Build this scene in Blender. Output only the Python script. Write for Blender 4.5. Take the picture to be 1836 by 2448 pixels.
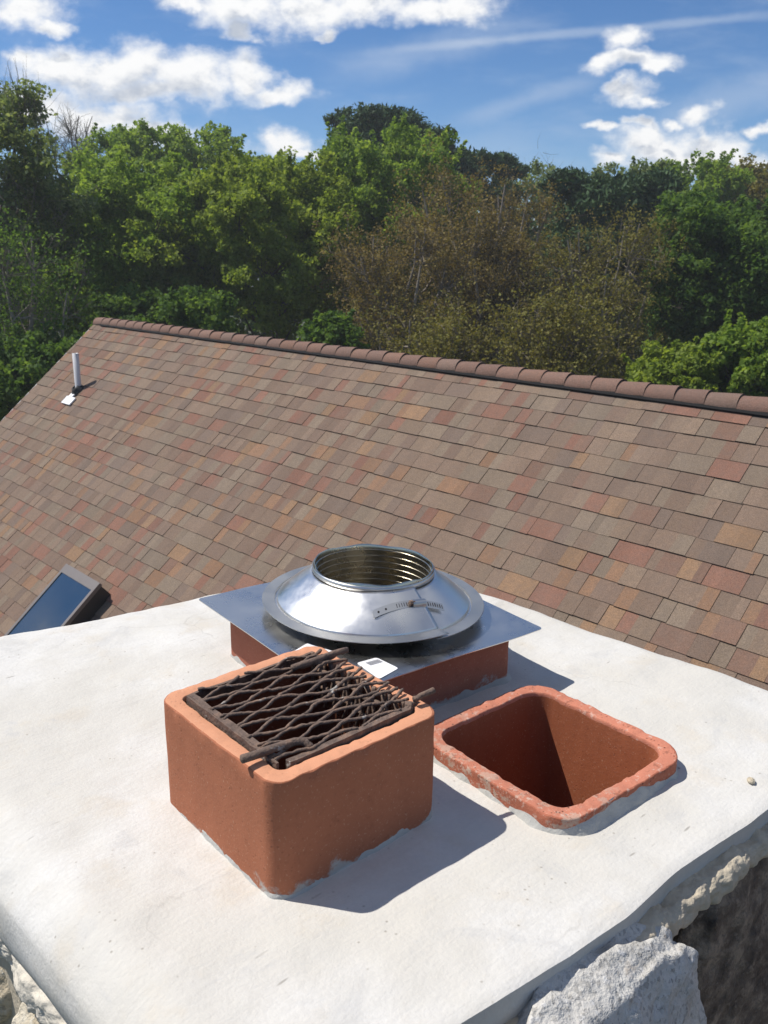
import bpy, math, random
import numpy as np
from math import radians, sin, cos, pi, sqrt
from mathutils import Matrix, Vector

sc = bpy.context.scene
for o in list(bpy.data.objects):
    bpy.data.objects.remove(o)
COL = sc.collection

# ------------------------------------------------------------------ camera
# world: eye at the origin, x = uphill across the roof, y = along the ridge, z up
F_PX, PITCH, ROLL, YAW = 2096.8, 0.28468, 0.0100, 0.81267
W0, H0 = 1836.0, 2448.0
_f0 = np.array([cos(YAW), sin(YAW), 0.0]); _u0 = np.array([0, 0, 1.0]); _r0 = np.cross(_f0, _u0)
_fw = cos(PITCH)*_f0 - sin(PITCH)*_u0; _up = sin(PITCH)*_f0 + cos(PITCH)*_u0
_rt = cos(ROLL)*_r0 + sin(ROLL)*_up; _up = -sin(ROLL)*_r0 + cos(ROLL)*_up
cd = bpy.data.cameras.new('camera'); cam = bpy.data.objects.new('camera', cd); COL.objects.link(cam)
cd.sensor_fit = 'VERTICAL'; cd.sensor_height = 36.0; cd.lens = F_PX/H0*36.0
cd.clip_start = 0.02; cd.clip_end = 4000
cam.matrix_world = Matrix(((_rt[0], _up[0], -_fw[0], 0), (_rt[1], _up[1], -_fw[1], 0), (_rt[2], _up[2], -_fw[2], 0), (0, 0, 0, 1)))
cd.dof.use_dof = True; cd.dof.focus_distance = 1.55; cd.dof.aperture_fstop = 15.0   # a phone lens
sc.camera = cam

# ------------------------------------------------------------------ light
SUN = np.array([-0.30, 0.46, 0.83]); SUN /= np.linalg.norm(SUN)
sd = bpy.data.lights.new('sun', 'SUN'); sd.energy = 4.6; sd.angle = radians(0.53); sd.color = (1.0, 0.955, 0.89)
so = bpy.data.objects.new('sun', sd); COL.objects.link(so)
so.rotation_euler = Vector(SUN).to_track_quat('Z', 'Y').to_euler()
sc.view_settings.view_transform = 'Standard'; sc.view_settings.look = 'None'
sc.view_settings.exposure = 0.20; sc.view_settings.gamma = 1.0
sc.cycles.max_bounces = 8; sc.cycles.diffuse_bounces = 4; sc.cycles.glossy_bounces = 4
sc.cycles.transmission_bounces = 4; sc.cycles.transparent_max_bounces = 8
sc.cycles.caustics_reflective = False; sc.cycles.caustics_refractive = False

# ------------------------------------------------------------------ node helpers
class NT:
    def __init__(s, tree): s.t = tree; s.n = tree.nodes; s.l = tree.links
    def node(s, typ, **kw):
        n = s.n.new(typ)
        for k, v in kw.items(): setattr(n, k, v)
        return n
    def setin(s, sock, v):
        if hasattr(v, 'is_linked') or isinstance(v, bpy.types.NodeSocket): s.l.new(v, sock)
        else: sock.default_value = v
    def math(s, op, a, b=None, c=None, clamp=False):
        n = s.node('ShaderNodeMath', operation=op); n.use_clamp = clamp
        s.setin(n.inputs[0], a)
        if b is not None: s.setin(n.inputs[1], b)
        if c is not None: s.setin(n.inputs[2], c)
        return n.outputs[0]
    def vmath(s, op, a, b=None):
        n = s.node('ShaderNodeVectorMath', operation=op); s.setin(n.inputs[0], a)
        if b is not None:
            if op == 'SCALE': s.setin(n.inputs['Scale'], b)
            else: s.setin(n.inputs[1], b)
        return n.outputs['Value'] if op in ('DOT_PRODUCT', 'LENGTH') else n.outputs[0]
    def noise(s, vec, scale, detail=4, rough=0.55, dist=0.0, col=False):
        n = s.node('ShaderNodeTexNoise'); n.inputs['Scale'].default_value = scale
        n.inputs['Detail'].default_value = detail; n.inputs['Roughness'].default_value = rough
        n.inputs['Distortion'].default_value = dist
        if vec is not None: s.l.new(vec, n.inputs['Vector'])
        return n.outputs['Color' if col else 0]
    def ramp(s, fac, stops, interp='LINEAR'):
        n = s.node('ShaderNodeValToRGB'); n.color_ramp.interpolation = interp
        e = n.color_ramp.elements
        while len(e) < len(stops): e.new(0.5)
        for el, (p, c) in zip(e, stops):
            el.position = p; el.color = (*c, 1) if not isinstance(c, (int, float)) else (c, c, c, 1)
        s.setin(n.inputs[0], fac); return n.outputs[0]
    def mix(s, fac, a, b, mode='MIX'):
        n = s.node('ShaderNodeMix', data_type='RGBA', blend_type=mode)
        s.setin(n.inputs[0], fac)
        s.setin(n.inputs[6], (*a, 1) if isinstance(a, tuple) and len(a) == 3 else a)
        s.setin(n.inputs[7], (*b, 1) if isinstance(b, tuple) and len(b) == 3 else b)
        return n.outputs[2]
    def smooth(s, v, lo, hi, a=0.0, b=1.0):
        n = s.node('ShaderNodeMapRange', interpolation_type='SMOOTHSTEP'); s.setin(n.inputs[0], v)
        n.inputs[1].default_value = lo; n.inputs[2].default_value = hi
        n.inputs[3].default_value = a; n.inputs[4].default_value = b
        return n.outputs[0]

# ------------------------------------------------------------------ sky
w = bpy.data.worlds.new('World'); sc.world = w; w.use_nodes = True
nt = NT(w.node_tree); nt.n.clear()
sky = nt.node('ShaderNodeTexSky', sky_type='NISHITA'); sky.sun_disc = False
sky.sun_elevation = math.asin(SUN[2]); sky.sun_rotation = math.atan2(SUN[0], SUN[1])
sky.air_density = 1.0; sky.dust_density = 0.0; sky.ozone_density = 4.0; sky.altitude = 1500
geo = nt.node('ShaderNodeTexCoord'); D = geo.outputs['Generated']
# clouds: tangent-plane coordinates about a fixed compass heading (a direction in the world)
df = nt.vmath('DOT_PRODUCT', D, tuple(_f0)); dr = nt.vmath('DOT_PRODUCT', D, tuple(_r0)); dz = nt.vmath('DOT_PRODUCT', D, (0, 0, 1))
dfc = nt.math('MAXIMUM', df, 0.05)
cu = nt.math('DIVIDE', dr, dfc); cv = nt.math('DIVIDE', dz, dfc)
cmb = nt.node('ShaderNodeCombineXYZ'); nt.setin(cmb.inputs[0], cu); nt.setin(cmb.inputs[1], nt.math('MULTIPLY', cv, 1.35))
P = cmb.outputs[0]
K = 0.8/1836.0
def uvp(x, y): return ((x-918)*K*0.985 - 0.003, 0.2485 - y*K*0.94 + (x-918)*8e-6)
CL = [(300,-350,560,150),(1350,-320,220,60),(130,135,150,48),(290,152,170,62),(440,165,140,58),(585,165,75,52),(655,202,95,26),(330,205,170,30),(40,110,60,22),
      (60,225,130,46),(210,262,170,42),(340,292,130,30),(420,312,70,16),
      (50,10,110,36),(120,45,50,16),
      (560,5,140,46),(570,62,50,22),(720,15,130,48),(870,12,150,44),(1050,12,160,34),(780,70,35,12),(440,-5,80,22),
      (668,322,84,34),(630,318,45,22),(715,345,50,20),
      (1500,95,55,28),(1500,142,112,24),(1440,135,45,18),(1560,155,45,16),(1515,214,62,28),(1480,200,40,20),(1560,232,30,16),
      (1600,345,120,46),(1560,330,70,40),(1720,350,110,44),(1700,325,30,28),(1490,375,70,22),(1820,375,70,30),(1660,390,170,24),
      (1460,300,50,13),(1540,290,40,17),(1680,270,55,24),(1610,285,30,12),(1836,300,40,16)]
warp = nt.noise(P, 14.0, 3, 0.55, col=True)
wv = nt.vmath('SCALE', nt.vmath('SUBTRACT', warp, (0.5, 0.5, 0.5)), 0.055)
warp2 = nt.noise(P, 55.0, 3, 0.6, col=True)
wv2 = nt.vmath('SCALE', nt.vmath('SUBTRACT', warp2, (0.5, 0.5, 0.5)), 0.016)
PW = nt.vmath('ADD', P, nt.vmath('ADD', wv, wv2))
def field(off):
    Q = nt.vmath('ADD', PW, off) if off else PW
    cur = None
    for x, y, rx, ry in CL:
        u, v = uvp(x, y); u1, v1 = rx*K*1.12, ry*K*1.18*1.35
        q = nt.vmath('LENGTH', nt.vmath('MULTIPLY', nt.vmath('SUBTRACT', Q, (u, v*1.35, 0)), (1/u1, 1/v1, 0)))
        m = nt.math('SUBTRACT', 1.0, q)
        if cur is None: cur = m
        else:
            n = nt.node('ShaderNodeMath', operation='SMOOTH_MAX'); nt.setin(n.inputs[0], cur); nt.setin(n.inputs[1], m); n.inputs[2].default_value = 0.18
            cur = n.outputs[0]
    return cur
fz = field(None)
fb = nt.noise(P, 26.0, 6, 0.62)
fbs = nt.noise(nt.vmath('ADD', P, (-0.007, 0.012, 0)), 26.0, 6, 0.62)
dens = nt.math('ADD', fz, nt.math('MULTIPLY', nt.math('SUBTRACT', fb, 0.5), 1.35))
alpha = nt.smooth(dens, -0.16, 0.72)
# relief towards the sun, thick undersides greyer
rel = nt.math('MULTIPLY', nt.math('SUBTRACT', fb, fbs), 0.9)
fu = field((-0.006, 0.034, 0))
thick = nt.math('MULTIPLY', nt.smooth(nt.math('ADD', fu, nt.math('MULTIPLY', nt.math('SUBTRACT', fb, 0.5), 0.9)), 0.10, 0.75), nt.smooth(dens, 0.12, 0.6))
br = nt.math('ADD', nt.math('SUBTRACT', 0.92, nt.math('MULTIPLY', thick, 0.27)), rel)
br = nt.math('MINIMUM', nt.math('MAXIMUM', br, 0.50), 1.02)
ccol = nt.mix(nt.smooth(br, 0.5, 0.95), (0.52, 0.57, 0.66), (1.0, 1.0, 1.0))
ccol = nt.mix(1.0, ccol, ccol) if False else ccol
# thin cirrus streaks
def streak(x0, y0, x1, y1, wd, amp):
    (a, b), (c, d) = uvp(x0, y0), uvp(x1, y1); b *= 1.35; d *= 1.35
    L = sqrt((c-a)**2+(d-b)**2); tx, ty = (c-a)/L, (d-b)/L
    rel_ = nt.vmath('SUBTRACT', P, (a, b, 0))
    al = nt.math('DIVIDE', nt.vmath('DOT_PRODUCT', rel_, (tx, ty, 0)), L)
    ac = nt.math('ABSOLUTE', nt.vmath('DOT_PRODUCT', rel_, (-ty, tx, 0)))
    ac = nt.math('ADD', ac, nt.math('MULTIPLY', nt.math('SUBTRACT', nt.noise(P, 22, 4, .6), .5), wd*K*1.4))
    m = nt.smooth(ac, 0, wd*K*1.3, 1, 0)
    e = nt.math('MULTIPLY', nt.smooth(al, -0.12, 0.3), nt.smooth(al, 0.75, 1.15, 1, 0))
    return nt.math('MULTIPLY', nt.math('MULTIPLY', m, e), amp)
st = streak(860, 118, 1900, 36, 16, 0.34)
for a in ((780, 170, 1250, 60, 60, 0.22), (1080, 285, 1430, 178, 34, 0.26), (1560, 300, 1950, 170, 70, 0.28), (980, 380, 1300, 330, 80, 0.16), (700, 380, 1000, 330, 60, .12)):
    st = nt.math('ADD', st, streak(*a))
wisp = nt.math('MULTIPLY', nt.smooth(nt.noise(nt.vmath('MULTIPLY', P, (1, 2.6, 1)), 7.0, 5, .6), .45, .8), 0.22)
st = nt.math('MINIMUM', nt.math('ADD', st, wisp), 0.7)
# the rest of the sky dome (behind and overhead): unseen clouds on a flat layer, added for whiter fill and reflections
pl = nt.vmath('MULTIPLY', D, (1, 1, 0))
dzc = nt.math('MAXIMUM', dz, 0.06); inv = nt.math('DIVIDE', 1.0, dzc)
pl = nt.vmath('SCALE', pl, inv)
oth = nt.smooth(nt.noise(pl, 1.1, 6, .6), .47, .70)
front = nt.math('MULTIPLY', nt.smooth(df, 0.35, 0.6), nt.smooth(cv, 0.55, 0.34, 0, 1))
isfr = nt.smooth(df, 0.45, 0.7); low = nt.smooth(cv, 0.46, 0.68, 1, 0)
frm = nt.math('MULTIPLY', isfr, low)
A = nt.math('ADD', nt.math('MULTIPLY', alpha, frm), nt.math('MULTIPLY', oth, nt.math('MULTIPLY', nt.math('SUBTRACT', 1.0, frm), nt.smooth(dz, 0.05, 0.25))))
hsv = nt.node('ShaderNodeHueSaturation'); hsv.inputs['Saturation'].default_value = 1.18; hsv.inputs['Value'].default_value = 1.0
nt.l.new(sky.outputs[0], hsv.inputs['Color'])
SKY_STR = 0.10   # clouds below are set against this
skyc = nt.mix(1.0, hsv.outputs[0], (0.95, 0.97, 1.05), 'MULTIPLY')
thin = nt.mix(nt.math('MULTIPLY', st, isfr), skyc, (0.62/SKY_STR, 0.70/SKY_STR, 0.82/SKY_STR))
cl = nt.vmath('SCALE', ccol, 0.98/SKY_STR)
final = nt.mix(A, thin, cl)
bg = nt.node('ShaderNodeBackground'); nt.l.new(final, bg.inputs[0]); bg.inputs[1].default_value = SKY_STR*0.90
out = nt.node('ShaderNodeOutputWorld'); nt.l.new(bg.outputs[0], out.inputs[0])

# ------------------------------------------------------------------ mesh helpers
def vnoise(p, seed=0):
    p = np.asarray(p, float); i = np.floor(p).astype(np.int64); f = p - i; f = f*f*(3-2*f)
    def h(a):
        n = (a[..., 0]*374761393 + a[..., 1]*668265263 + a[..., 2]*2147483647 + seed*974711) & 0xffffffff
        n = ((n ^ (n >> 13))*1274126177) & 0xffffffff
        n = n ^ (n >> 16)
        return (n & 0xffff)/65535.0
    r = 0
    for dx in (0, 1):
        for dy in (0, 1):
            for dz_ in (0, 1):
                wgt = (f[..., 0] if dx else 1-f[..., 0])*(f[..., 1] if dy else 1-f[..., 1])*(f[..., 2] if dz_ else 1-f[..., 2])
                r = r + wgt*h(i+np.array([dx, dy, dz_]))
    return r*2-1
def fbm(p, oct=4, seed=0, gain=.5):
    p = np.asarray(p, float); r = 0; a = 1
    for k in range(oct): r = r + a*vnoise(p*2**k + 17.3*k, seed+k); a *= gain
    return r

def empty(name, loc=(0, 0, 0)):
    o = bpy.data.objects.new(name, None); COL.objects.link(o); o.location = loc; o.empty_display_size = .1
    return o
def tag(o, label=None, cat=None, group=None, kind=None):
    if label: o['label'] = label
    if cat: o['category'] = cat
    if group: o['group'] = group
    if kind: o['kind'] = kind
    return o
def link_mesh(name, me, mat, parent=None, smooth=True):
    if mat is not None: me.materials.append(mat)
    o = bpy.data.objects.new(name, me); COL.objects.link(o)
    if smooth: me.polygons.foreach_set('use_smooth', np.ones(len(me.polygons), bool))
    if parent is not None: o.parent = parent
    return o
def obj(name, V, F, mat, parent=None, smooth=True, attr=None):
    me = bpy.data.meshes.new(name); me.from_pydata([tuple(v) for v in V], [], [tuple(f) for f in F]); me.update()
    if attr:
        for k, vals in attr.items():
            vals = np.asarray(vals, np.float32)
            if vals.ndim == 2:
                a = me.attributes.new(k, 'FLOAT_COLOR', 'FACE'); a.data.foreach_set('color', np.c_[vals, np.ones(len(vals))].astype(np.float32).ravel())
            else:
                a = me.attributes.new(k, 'FLOAT', 'FACE'); a.data.foreach_set('value', vals)
    return link_mesh(name, me, mat, parent, smooth)
def quads_mesh(name, V, mat, parent=None, tint=None, nv=4):
    n = len(V)//nv; me = bpy.data.meshes.new(name)
    me.vertices.add(len(V)); me.vertices.foreach_set('co', np.ascontiguousarray(V, np.float32).ravel())
    me.loops.add(len(V)); me.loops.foreach_set('vertex_index', np.arange(len(V), dtype=np.int32))
    me.polygons.add(n); me.polygons.foreach_set('loop_start', np.arange(0, len(V), nv, dtype=np.int32))
    try: me.polygons.foreach_set('loop_total', np.full(n, nv, np.int32))
    except Exception: pass
    me.update(calc_edges=True)
    if tint is not None:
        a = me.attributes.new('tint', 'FLOAT', 'FACE'); a.data.foreach_set('value', tint.astype(np.float32))
    return link_mesh(name, me, mat, parent, False)
class MB:
    def __init__(s): s.V = []; s.F = []; s.n = 0
    def add(s, V, F):
        s.V += [tuple(v) for v in V]; s.F += [tuple(i+s.n for i in f) for f in F]; s.n += len(V)
    def box(s, c, size, R=None):
        x, y, z = np.array(size)/2
        v = np.array([(-x,-y,-z),(x,-y,-z),(x,y,-z),(-x,y,-z),(-x,-y,z),(x,-y,z),(x,y,z),(-x,y,z)])
        if R is not None: v = v @ np.array(R).T
        s.add(v+np.array(c), [(0,3,2,1),(4,5,6,7),(0,1,5,4),(1,2,6,5),(2,3,7,6),(3,0,4,7)])
    def tube(s, pts, rad, sides=8, cap=True, flat=None):
        pts = np.asarray(pts, float); n = len(pts); rad = np.broadcast_to(rad, n)
        t = np.gradient(pts, axis=0); t /= np.linalg.norm(t, axis=1)[:, None]+1e-12
        a = np.array([0, 0, 1.0]) if abs(t[0][2]) < .9 else np.array([1.0, 0, 0])
        V = []
        nn = np.cross(t[0], a); nn /= np.linalg.norm(nn)
        for i in range(n):
            nn = nn - t[i]*(nn@t[i]); nn /= np.linalg.norm(nn)+1e-12
            b = np.cross(t[i], nn)
            for k in range(sides):
                an = 2*pi*k/sides
                V.append(pts[i]+rad[i]*(cos(an)*nn+sin(an)*b))
        F = []
        for i in range(n-1):
            for k in range(sides):
                F.append((i*sides+k, i*sides+(k+1) % sides, (i+1)*sides+(k+1) % sides, (i+1)*sides+k))
        if cap: F += [tuple(range(sides))[::-1], tuple((n-1)*sides+k for k in range(sides))]
        s.add(V, F)
    def build(s, name, mat, parent=None, smooth=True): return obj(name, s.V, s.F, mat, parent, smooth)
def loft(rings, closed=True, cap0=False, cap1=False):
    m = len(rings[0]); V = [p for r in rings for p in r]; F = []
    for i in range(len(rings)-1):
        for k in range(m if closed else m-1):
            F.append((i*m+k, i*m+(k+1) % m, (i+1)*m+(k+1) % m, (i+1)*m+k))
    if cap0: F.append(tuple(range(m))[::-1])
    if cap1: F.append(tuple((len(rings)-1)*m+k for k in range(m)))
    return V, F
def rrect(w, d, r, n=40, per=14):
    """rounded rectangle outline, ccw"""
    pts = []
    for cx, cy, a0 in ((w/2-r, d/2-r, 0), (-w/2+r, d/2-r, pi/2), (-w/2+r, -d/2+r, pi), (w/2-r, -d/2+r, 3*pi/2)):
        for k in range(per+1):
            a = a0+pi/2*k/per; pts.append((cx+r*cos(a), cy+r*sin(a)))
    # resample the straights
    res = []
    for i in range(len(pts)):
        a = np.array(pts[i]); b = np.array(pts[(i+1) % len(pts)]); L = np.linalg.norm(b-a)
        res.append(a)
        if L > 0.02:
            k = n
            for j in range(1, k): res.append(a+(b-a)*j/k)
    return np.array(res)
def at(x, y, z):
    """a point at height z on the sight line of a spot in the photograph (used for setting out)"""
    v = _fw+_rt*((x-W0/2)/F_PX)-_up*((y-H0/2)/F_PX); return v*(z/v[2])
def spot(x, dist):
    v = _fw*1.0+_rt*((x-W0/2)/F_PX)-_up*((650-H0/2)/F_PX); h = v[:2]/np.linalg.norm(v[:2]); return h*dist
def height(x, y, dist):
    v = _fw+_rt*((x-W0/2)/F_PX)-_up*((y-H0/2)/F_PX); return v[2]/np.linalg.norm(v[:2])*dist

# ------------------------------------------------------------------ materials
def newmat(name):
    m = bpy.data.materials.new(name); m.use_nodes = True; t = NT(m.node_tree); t.n.clear()
    o = t.node('ShaderNodeOutputMaterial'); b = t.node('ShaderNodeBsdfPrincipled'); t.l.new(b.outputs[0], o.inputs[0])
    tc = t.node('ShaderNodeTexCoord').outputs['Object']
    return m, t, b, tc, o
def bump(t, b, h, strength, dist=0.01):
    n = t.node('ShaderNodeBump'); n.inputs['Strength'].default_value = strength; n.inputs['Distance'].default_value = dist
    t.l.new(h, n.inputs['Height']); t.l.new(n.outputs[0], b.inputs['Normal'])
def simple(name, c, rough=.8, metal=0.0, var=.15, scale=8, bstr=0.1, bscale=60):
    m, t, b, tc, o = newmat(name)
    f = t.noise(tc, scale, 5, .6)
    t.l.new(t.mix(f, tuple(x*(1-var) for x in c), tuple(min(1, x*(1+var)) for x in c)), b.inputs['Base Color'])
    b.inputs['Roughness'].default_value = rough; b.inputs['Metallic'].default_value = metal
    if bstr: bump(t, b, t.noise(tc, bscale, 4, .6), bstr, .004)
    return m
def sep(t, v):
    n = t.node('ShaderNodeSeparateXYZ'); t.l.new(v, n.inputs[0]); return n.outputs

# white cement wash
M_CROWN, t, b, tc, o = newmat('cement_wash')
big = t.noise(tc, 3.2, 5, .6); med = t.noise(tc, 11, 5, .6); fine = t.noise(tc, 160, 3, .6)
c = t.mix(t.smooth(big, .38, .66), (.625, .61, .575), (.555, .53, .475))
c = t.mix(t.math('MULTIPLY', t.smooth(med, .52, .72), .42), c, (.53, .465, .365))
c = t.mix(t.math('MULTIPLY', t.smooth(t.noise(tc, 5.0, 6, .7, 1.2), .55, .68), .5), c, (.46, .455, .44))
sx = t.node('ShaderNodeMapping'); sx.inputs['Scale'].default_value = (14, 90, 20); sx.inputs['Rotation'].default_value = (0, 0, .5); t.l.new(tc, sx.inputs[0])
brush = t.noise(sx.outputs[0], 1.0, 4, .6)
c = t.mix(t.math('MULTIPLY', t.smooth(brush, .52, .75), .22), c, (.47, .455, .42))
c = t.mix(t.math('MULTIPLY', t.smooth(fine, .35, .65), .25), c, (.50, .48, .44))
spk = t.node('ShaderNodeTexVoronoi'); spk.inputs['Scale'].default_value = 62; t.l.new(tc, spk.inputs['Vector'])
sm = t.math('MULTIPLY', t.smooth(spk.outputs['Distance'], .07, .16, 1, 0), t.smooth(t.noise(tc, 9, 3), .53, .62))
c = t.mix(t.math('MULTIPLY', sm, .55), c, (.22, .19, .15))
wv3 = t.vmath('ADD', tc, t.vmath('SCALE', t.vmath('SUBTRACT', t.noise(tc, 6, 4, .6, col=True), (.5, .5, .5)), .12))
ck = t.node('ShaderNodeTexVoronoi', feature='DISTANCE_TO_EDGE'); ck.inputs['Scale'].default_value = 2.6; t.l.new(wv3, ck.inputs['Vector'])
cm = t.math('MULTIPLY', t.smooth(ck.outputs['Distance'], .002, .006, 1, 0), t.smooth(t.noise(tc, 2.3, 3), .52, .62))
c = t.mix(t.math('MULTIPLY', cm, .22), c, (.30, .28, .25))
mp2 = t.node('ShaderNodeMapping'); mp2.inputs['Scale'].default_value = (9, 46, 9); mp2.inputs['Rotation'].default_value = (0, 0, -.25); t.l.new(tc, mp2.inputs[0])
sv = t.node('ShaderNodeTexVoronoi'); sv.inputs['Scale'].default_value = 1.0; t.l.new(mp2.outputs[0], sv.inputs['Vector'])
sc_ = t.math('MULTIPLY', t.smooth(sv.outputs['Distance'], .06, .12, 1, 0), t.smooth(t.noise(tc, 4.2, 3), .56, .62))
c = t.mix(t.math('MULTIPLY', sc_, .6), c, (.22, .20, .17))
t.l.new(c, b.inputs['Base Color']); b.inputs['Roughness'].default_value = .9; b.inputs['Specular IOR Level'].default_value = .25
hh = t.math('ADD', t.math('MULTIPLY', fine, .5), t.math('ADD', t.math('MULTIPLY', med, 1.6), t.math('MULTIPLY', brush, .5)))
bump(t, b, hh, .32, .006)

def terracotta(name, base, mortar_z, patchy=0.0, rim_z=None):
    """fired clay, grey mortar smeared near the foot (object z), optional mortar crumbs on the rim"""
    m, t, b, tc, o = newmat(name)
    n1 = t.noise(tc, 9, 5, .6); n2 = t.noise(tc, 70, 4, .65); n3 = t.noise(tc, 260, 2, .6)
    pit = t.node('ShaderNodeTexVoronoi'); pit.inputs['Scale'].default_value = 120; t.l.new(tc, pit.inputs['Vector'])
    pm = t.math('MULTIPLY', t.smooth(pit.outputs['Distance'], .10, .26, 1, 0), t.smooth(t.noise(tc, 30, 3), .50, .60))
    c = t.mix(n1, tuple(x*.80 for x in base), tuple(x*1.14 for x in base))
    c = t.mix(t.math('MULTIPLY', t.smooth(n2, .52, .75), .4), c, tuple(x*.62 for x in base))
    c = t.mix(t.math('MULTIPLY', t.smooth(n3, .60, .75), .35), c, (.62, .40, .27))
    c = t.mix(t.math('MULTIPLY', pm, 1.0 if patchy else .3), c, tuple(x*.30 for x in base))
    z = sep(t, tc)[2]
    zz = t.math('ADD', z, t.math('MULTIPLY', t.math('SUBTRACT', t.noise(tc, 13, 5, .65), .5), .16))
    mm = t.smooth(zz, mortar_z-.010, mortar_z+.006, .92, 0)
    c = t.mix(mm, c, t.mix(n2, (.34, .335, .31), (.47, .46, .42)))
    if patchy:
        p = t.math('MULTIPLY', t.smooth(t.noise(tc, 34, 5, .75), .50, .58), patchy)
        p = t.math('MULTIPLY', p, t.smooth(t.math('ADD', sep(t, tc)[0], t.math('MULTIPLY', t.math('SUBTRACT', t.noise(tc, 6, 3), .5), .25)), -.13, .03, 1, 0))
        c = t.mix(p, c, t.mix(n2, (.36, .31, .24), (.52, .46, .38)))
    if patchy:
        c = t.mix(t.math('MULTIPLY', t.smooth(t.noise(tc, 75, 4, .75), .57, .64), .45), c, (.60, .48, .40))
        c = t.mix(t.math('MULTIPLY', t.smooth(t.noise(tc, 48, 4, .7), .60, .66), .5), c, (.17, .07, .045))
    t.l.new(c, b.inputs['Base Color']); b.inputs['Roughness'].default_value = .88; b.inputs['Specular IOR Level'].default_value = .2
    bump(t, b, t.math('SUBTRACT', t.math('ADD', n2, t.math('MULTIPLY', n3, .6)), t.math('MULTIPLY', pm, .8)), .5 if patchy else .22, .003)
    return m
M_CLAY_A = terracotta('clay_orange', (.375, .140, .074), .008)
M_CLAY_B = terracotta('clay_red', (.36, .130, .080), .018)
M_CLAY_C = terracotta('clay_rough', (.40, .135, .080), .002, .6)
M_CLAY_RIM = terracotta('clay_pale_rim', (.60, .285, .165), -5)  # lip faces of the front tile, paler than its walls
M_CLAY_RIMC = terracotta('clay_salmon_rim', (.50, .19, .12), -5, .45)
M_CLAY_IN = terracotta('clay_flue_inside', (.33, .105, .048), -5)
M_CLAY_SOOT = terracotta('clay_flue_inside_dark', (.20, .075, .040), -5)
M_MORTAR = simple('grey_mortar', (.42, .415, .385), .95, 0, .22, 30, .6, 120)
M_PALEBED = simple('pale_sandy_mortar', (.60, .55, .46), .95, 0, .25, 14, .9, 90)
M_LIMEMORTAR = simple('sandy_mortar', (.50, .43, .32), .95, 0, .3, 40, .9, 90)

M_RUST, t, b, tc, o = newmat('rusty_iron')
n1 = t.noise(tc, 45, 5, .65); n2 = t.noise(tc, 190, 3, .6)
c = t.ramp(n1, [(.3, (.080, .054, .042)), (.5, (.155, .106, .080)), (.66, (.23, .142, .096)), (.8, (.31, .24, .19))])
wh = t.math('MULTIPLY', t.smooth(t.noise(tc, 24, 4, .7), .62, .68), .8)
c = t.mix(wh, c, (.42, .40, .36))
t.l.new(c, b.inputs['Base Color']); b.inputs['Roughness'].default_value = .8; b.inputs['Metallic'].default_value = .15
bump(t, b, n2, .9, .003)

def metal(name, c, rough, fl=.06, bs=0.0):
    m, t, b, tc, o = newmat(name)
    n1 = t.noise(tc, 12, 5, .6)
    t.l.new(t.mix(n1, tuple(x*.9 for x in c), c), b.inputs['Base Color']); b.inputs['Metallic'].default_value = 1
    t.l.new(t.smooth(n1, .3, .7, rough-fl, rough+fl), b.inputs['Roughness'])
    if bs: bump(t, b, t.noise(tc, 9, 3, .5), bs, .004)
    return m
M_SS = metal('stainless_sheet', (.74, .735, .72), .33, .08, .08)
M_SSPLATE = metal('stainless_plate', (.68, .675, .66), .30, .09, .05)
M_SSFLANGE = metal('stainless_flange', (.52, .515, .49), .46, .05, .03)
M_LINER = metal('stainless_liner', (.62, .57, .46), .24, .06)
M_CLAMP = metal('clamp_steel', (.66, .65, .62), .35, .06)
M_LABEL = simple('white_label', (.80, .80, .80), .5, 0, .02, 5, 0)
M_PRINT = simple('label_print', (.30, .30, .32), .6, 0, .05, 5, 0)

# roof shingles: colour per tab comes from a face attribute, granules on top
M_SHINGLE, t, b, tc, o = newmat('asphalt_shingle')
at_ = t.node('ShaderNodeAttribute', attribute_name='tabcol').outputs['Color']
g = t.noise(tc, 170, 5, .8); g2 = t.noise(tc, 26, 4, .6); g3 = t.noise(tc, 1.2, 4, .6)
c = t.mix(t.smooth(g, .25, .75), t.mix(1.0, at_, (.52, .50, .49), 'MULTIPLY'), t.mix(1.0, at_, (1.58, 1.56, 1.54), 'MULTIPLY'))
c = t.mix(t.math('MULTIPLY', t.smooth(g2, .35, .7), .25), c, (.13, .105, .09))
c = t.mix(t.math('MULTIPLY', t.smooth(g3, .4, .7), .15), c, (.17, .145, .125))
t.l.new(c, b.inputs['Base Color']); b.inputs['Roughness'].default_value = .95; b.inputs['Specular IOR Level'].default_value = .2
bump(t, b, g, .5, .003)
M_UNDER = simple('roof_underlay', (.030, .026, .024), .95)
M_VENTBLACK = simple('black_vent', (.008, .0075, .0075), 1.0)
M_SIDING = simple('tan_siding', (.40, .36, .30), .7, 0, .06, 3, .05)
M_TRIM = simple('white_trim', (.70, .70, .68), .6, 0, .04, 3, 0)
M_PVC = simple('white_pvc', (.56, .55, .55), .45, 0, .05, 10, 0)
M_RUBBER = simple('black_rubber', (.02, .02, .02), .7, 0, .1, 20, 0)
M_FLASH = simple('white_flashing', (.80, .80, .80), .45, .0, .05, 10, 0)
M_SKYFRAME = simple('taupe_skylight_frame', (.16, .140, .128), .45, .3, .06, 10, 0)
M_CURB = simple('dark_bronze_curb', (.035, .030, .028), .5, .2, .1, 8, 0)
M_GLASS, t, b, tc, o = newmat('skylight_glass')
b.inputs['Base Color'].default_value = (.018, .040, .075, 1); b.inputs['Roughness'].default_value = .06
t.l.new(t.smooth(t.noise(tc, 6, 4, .6), .3, .7, .04, .16), b.inputs['Roughness'])
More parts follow.
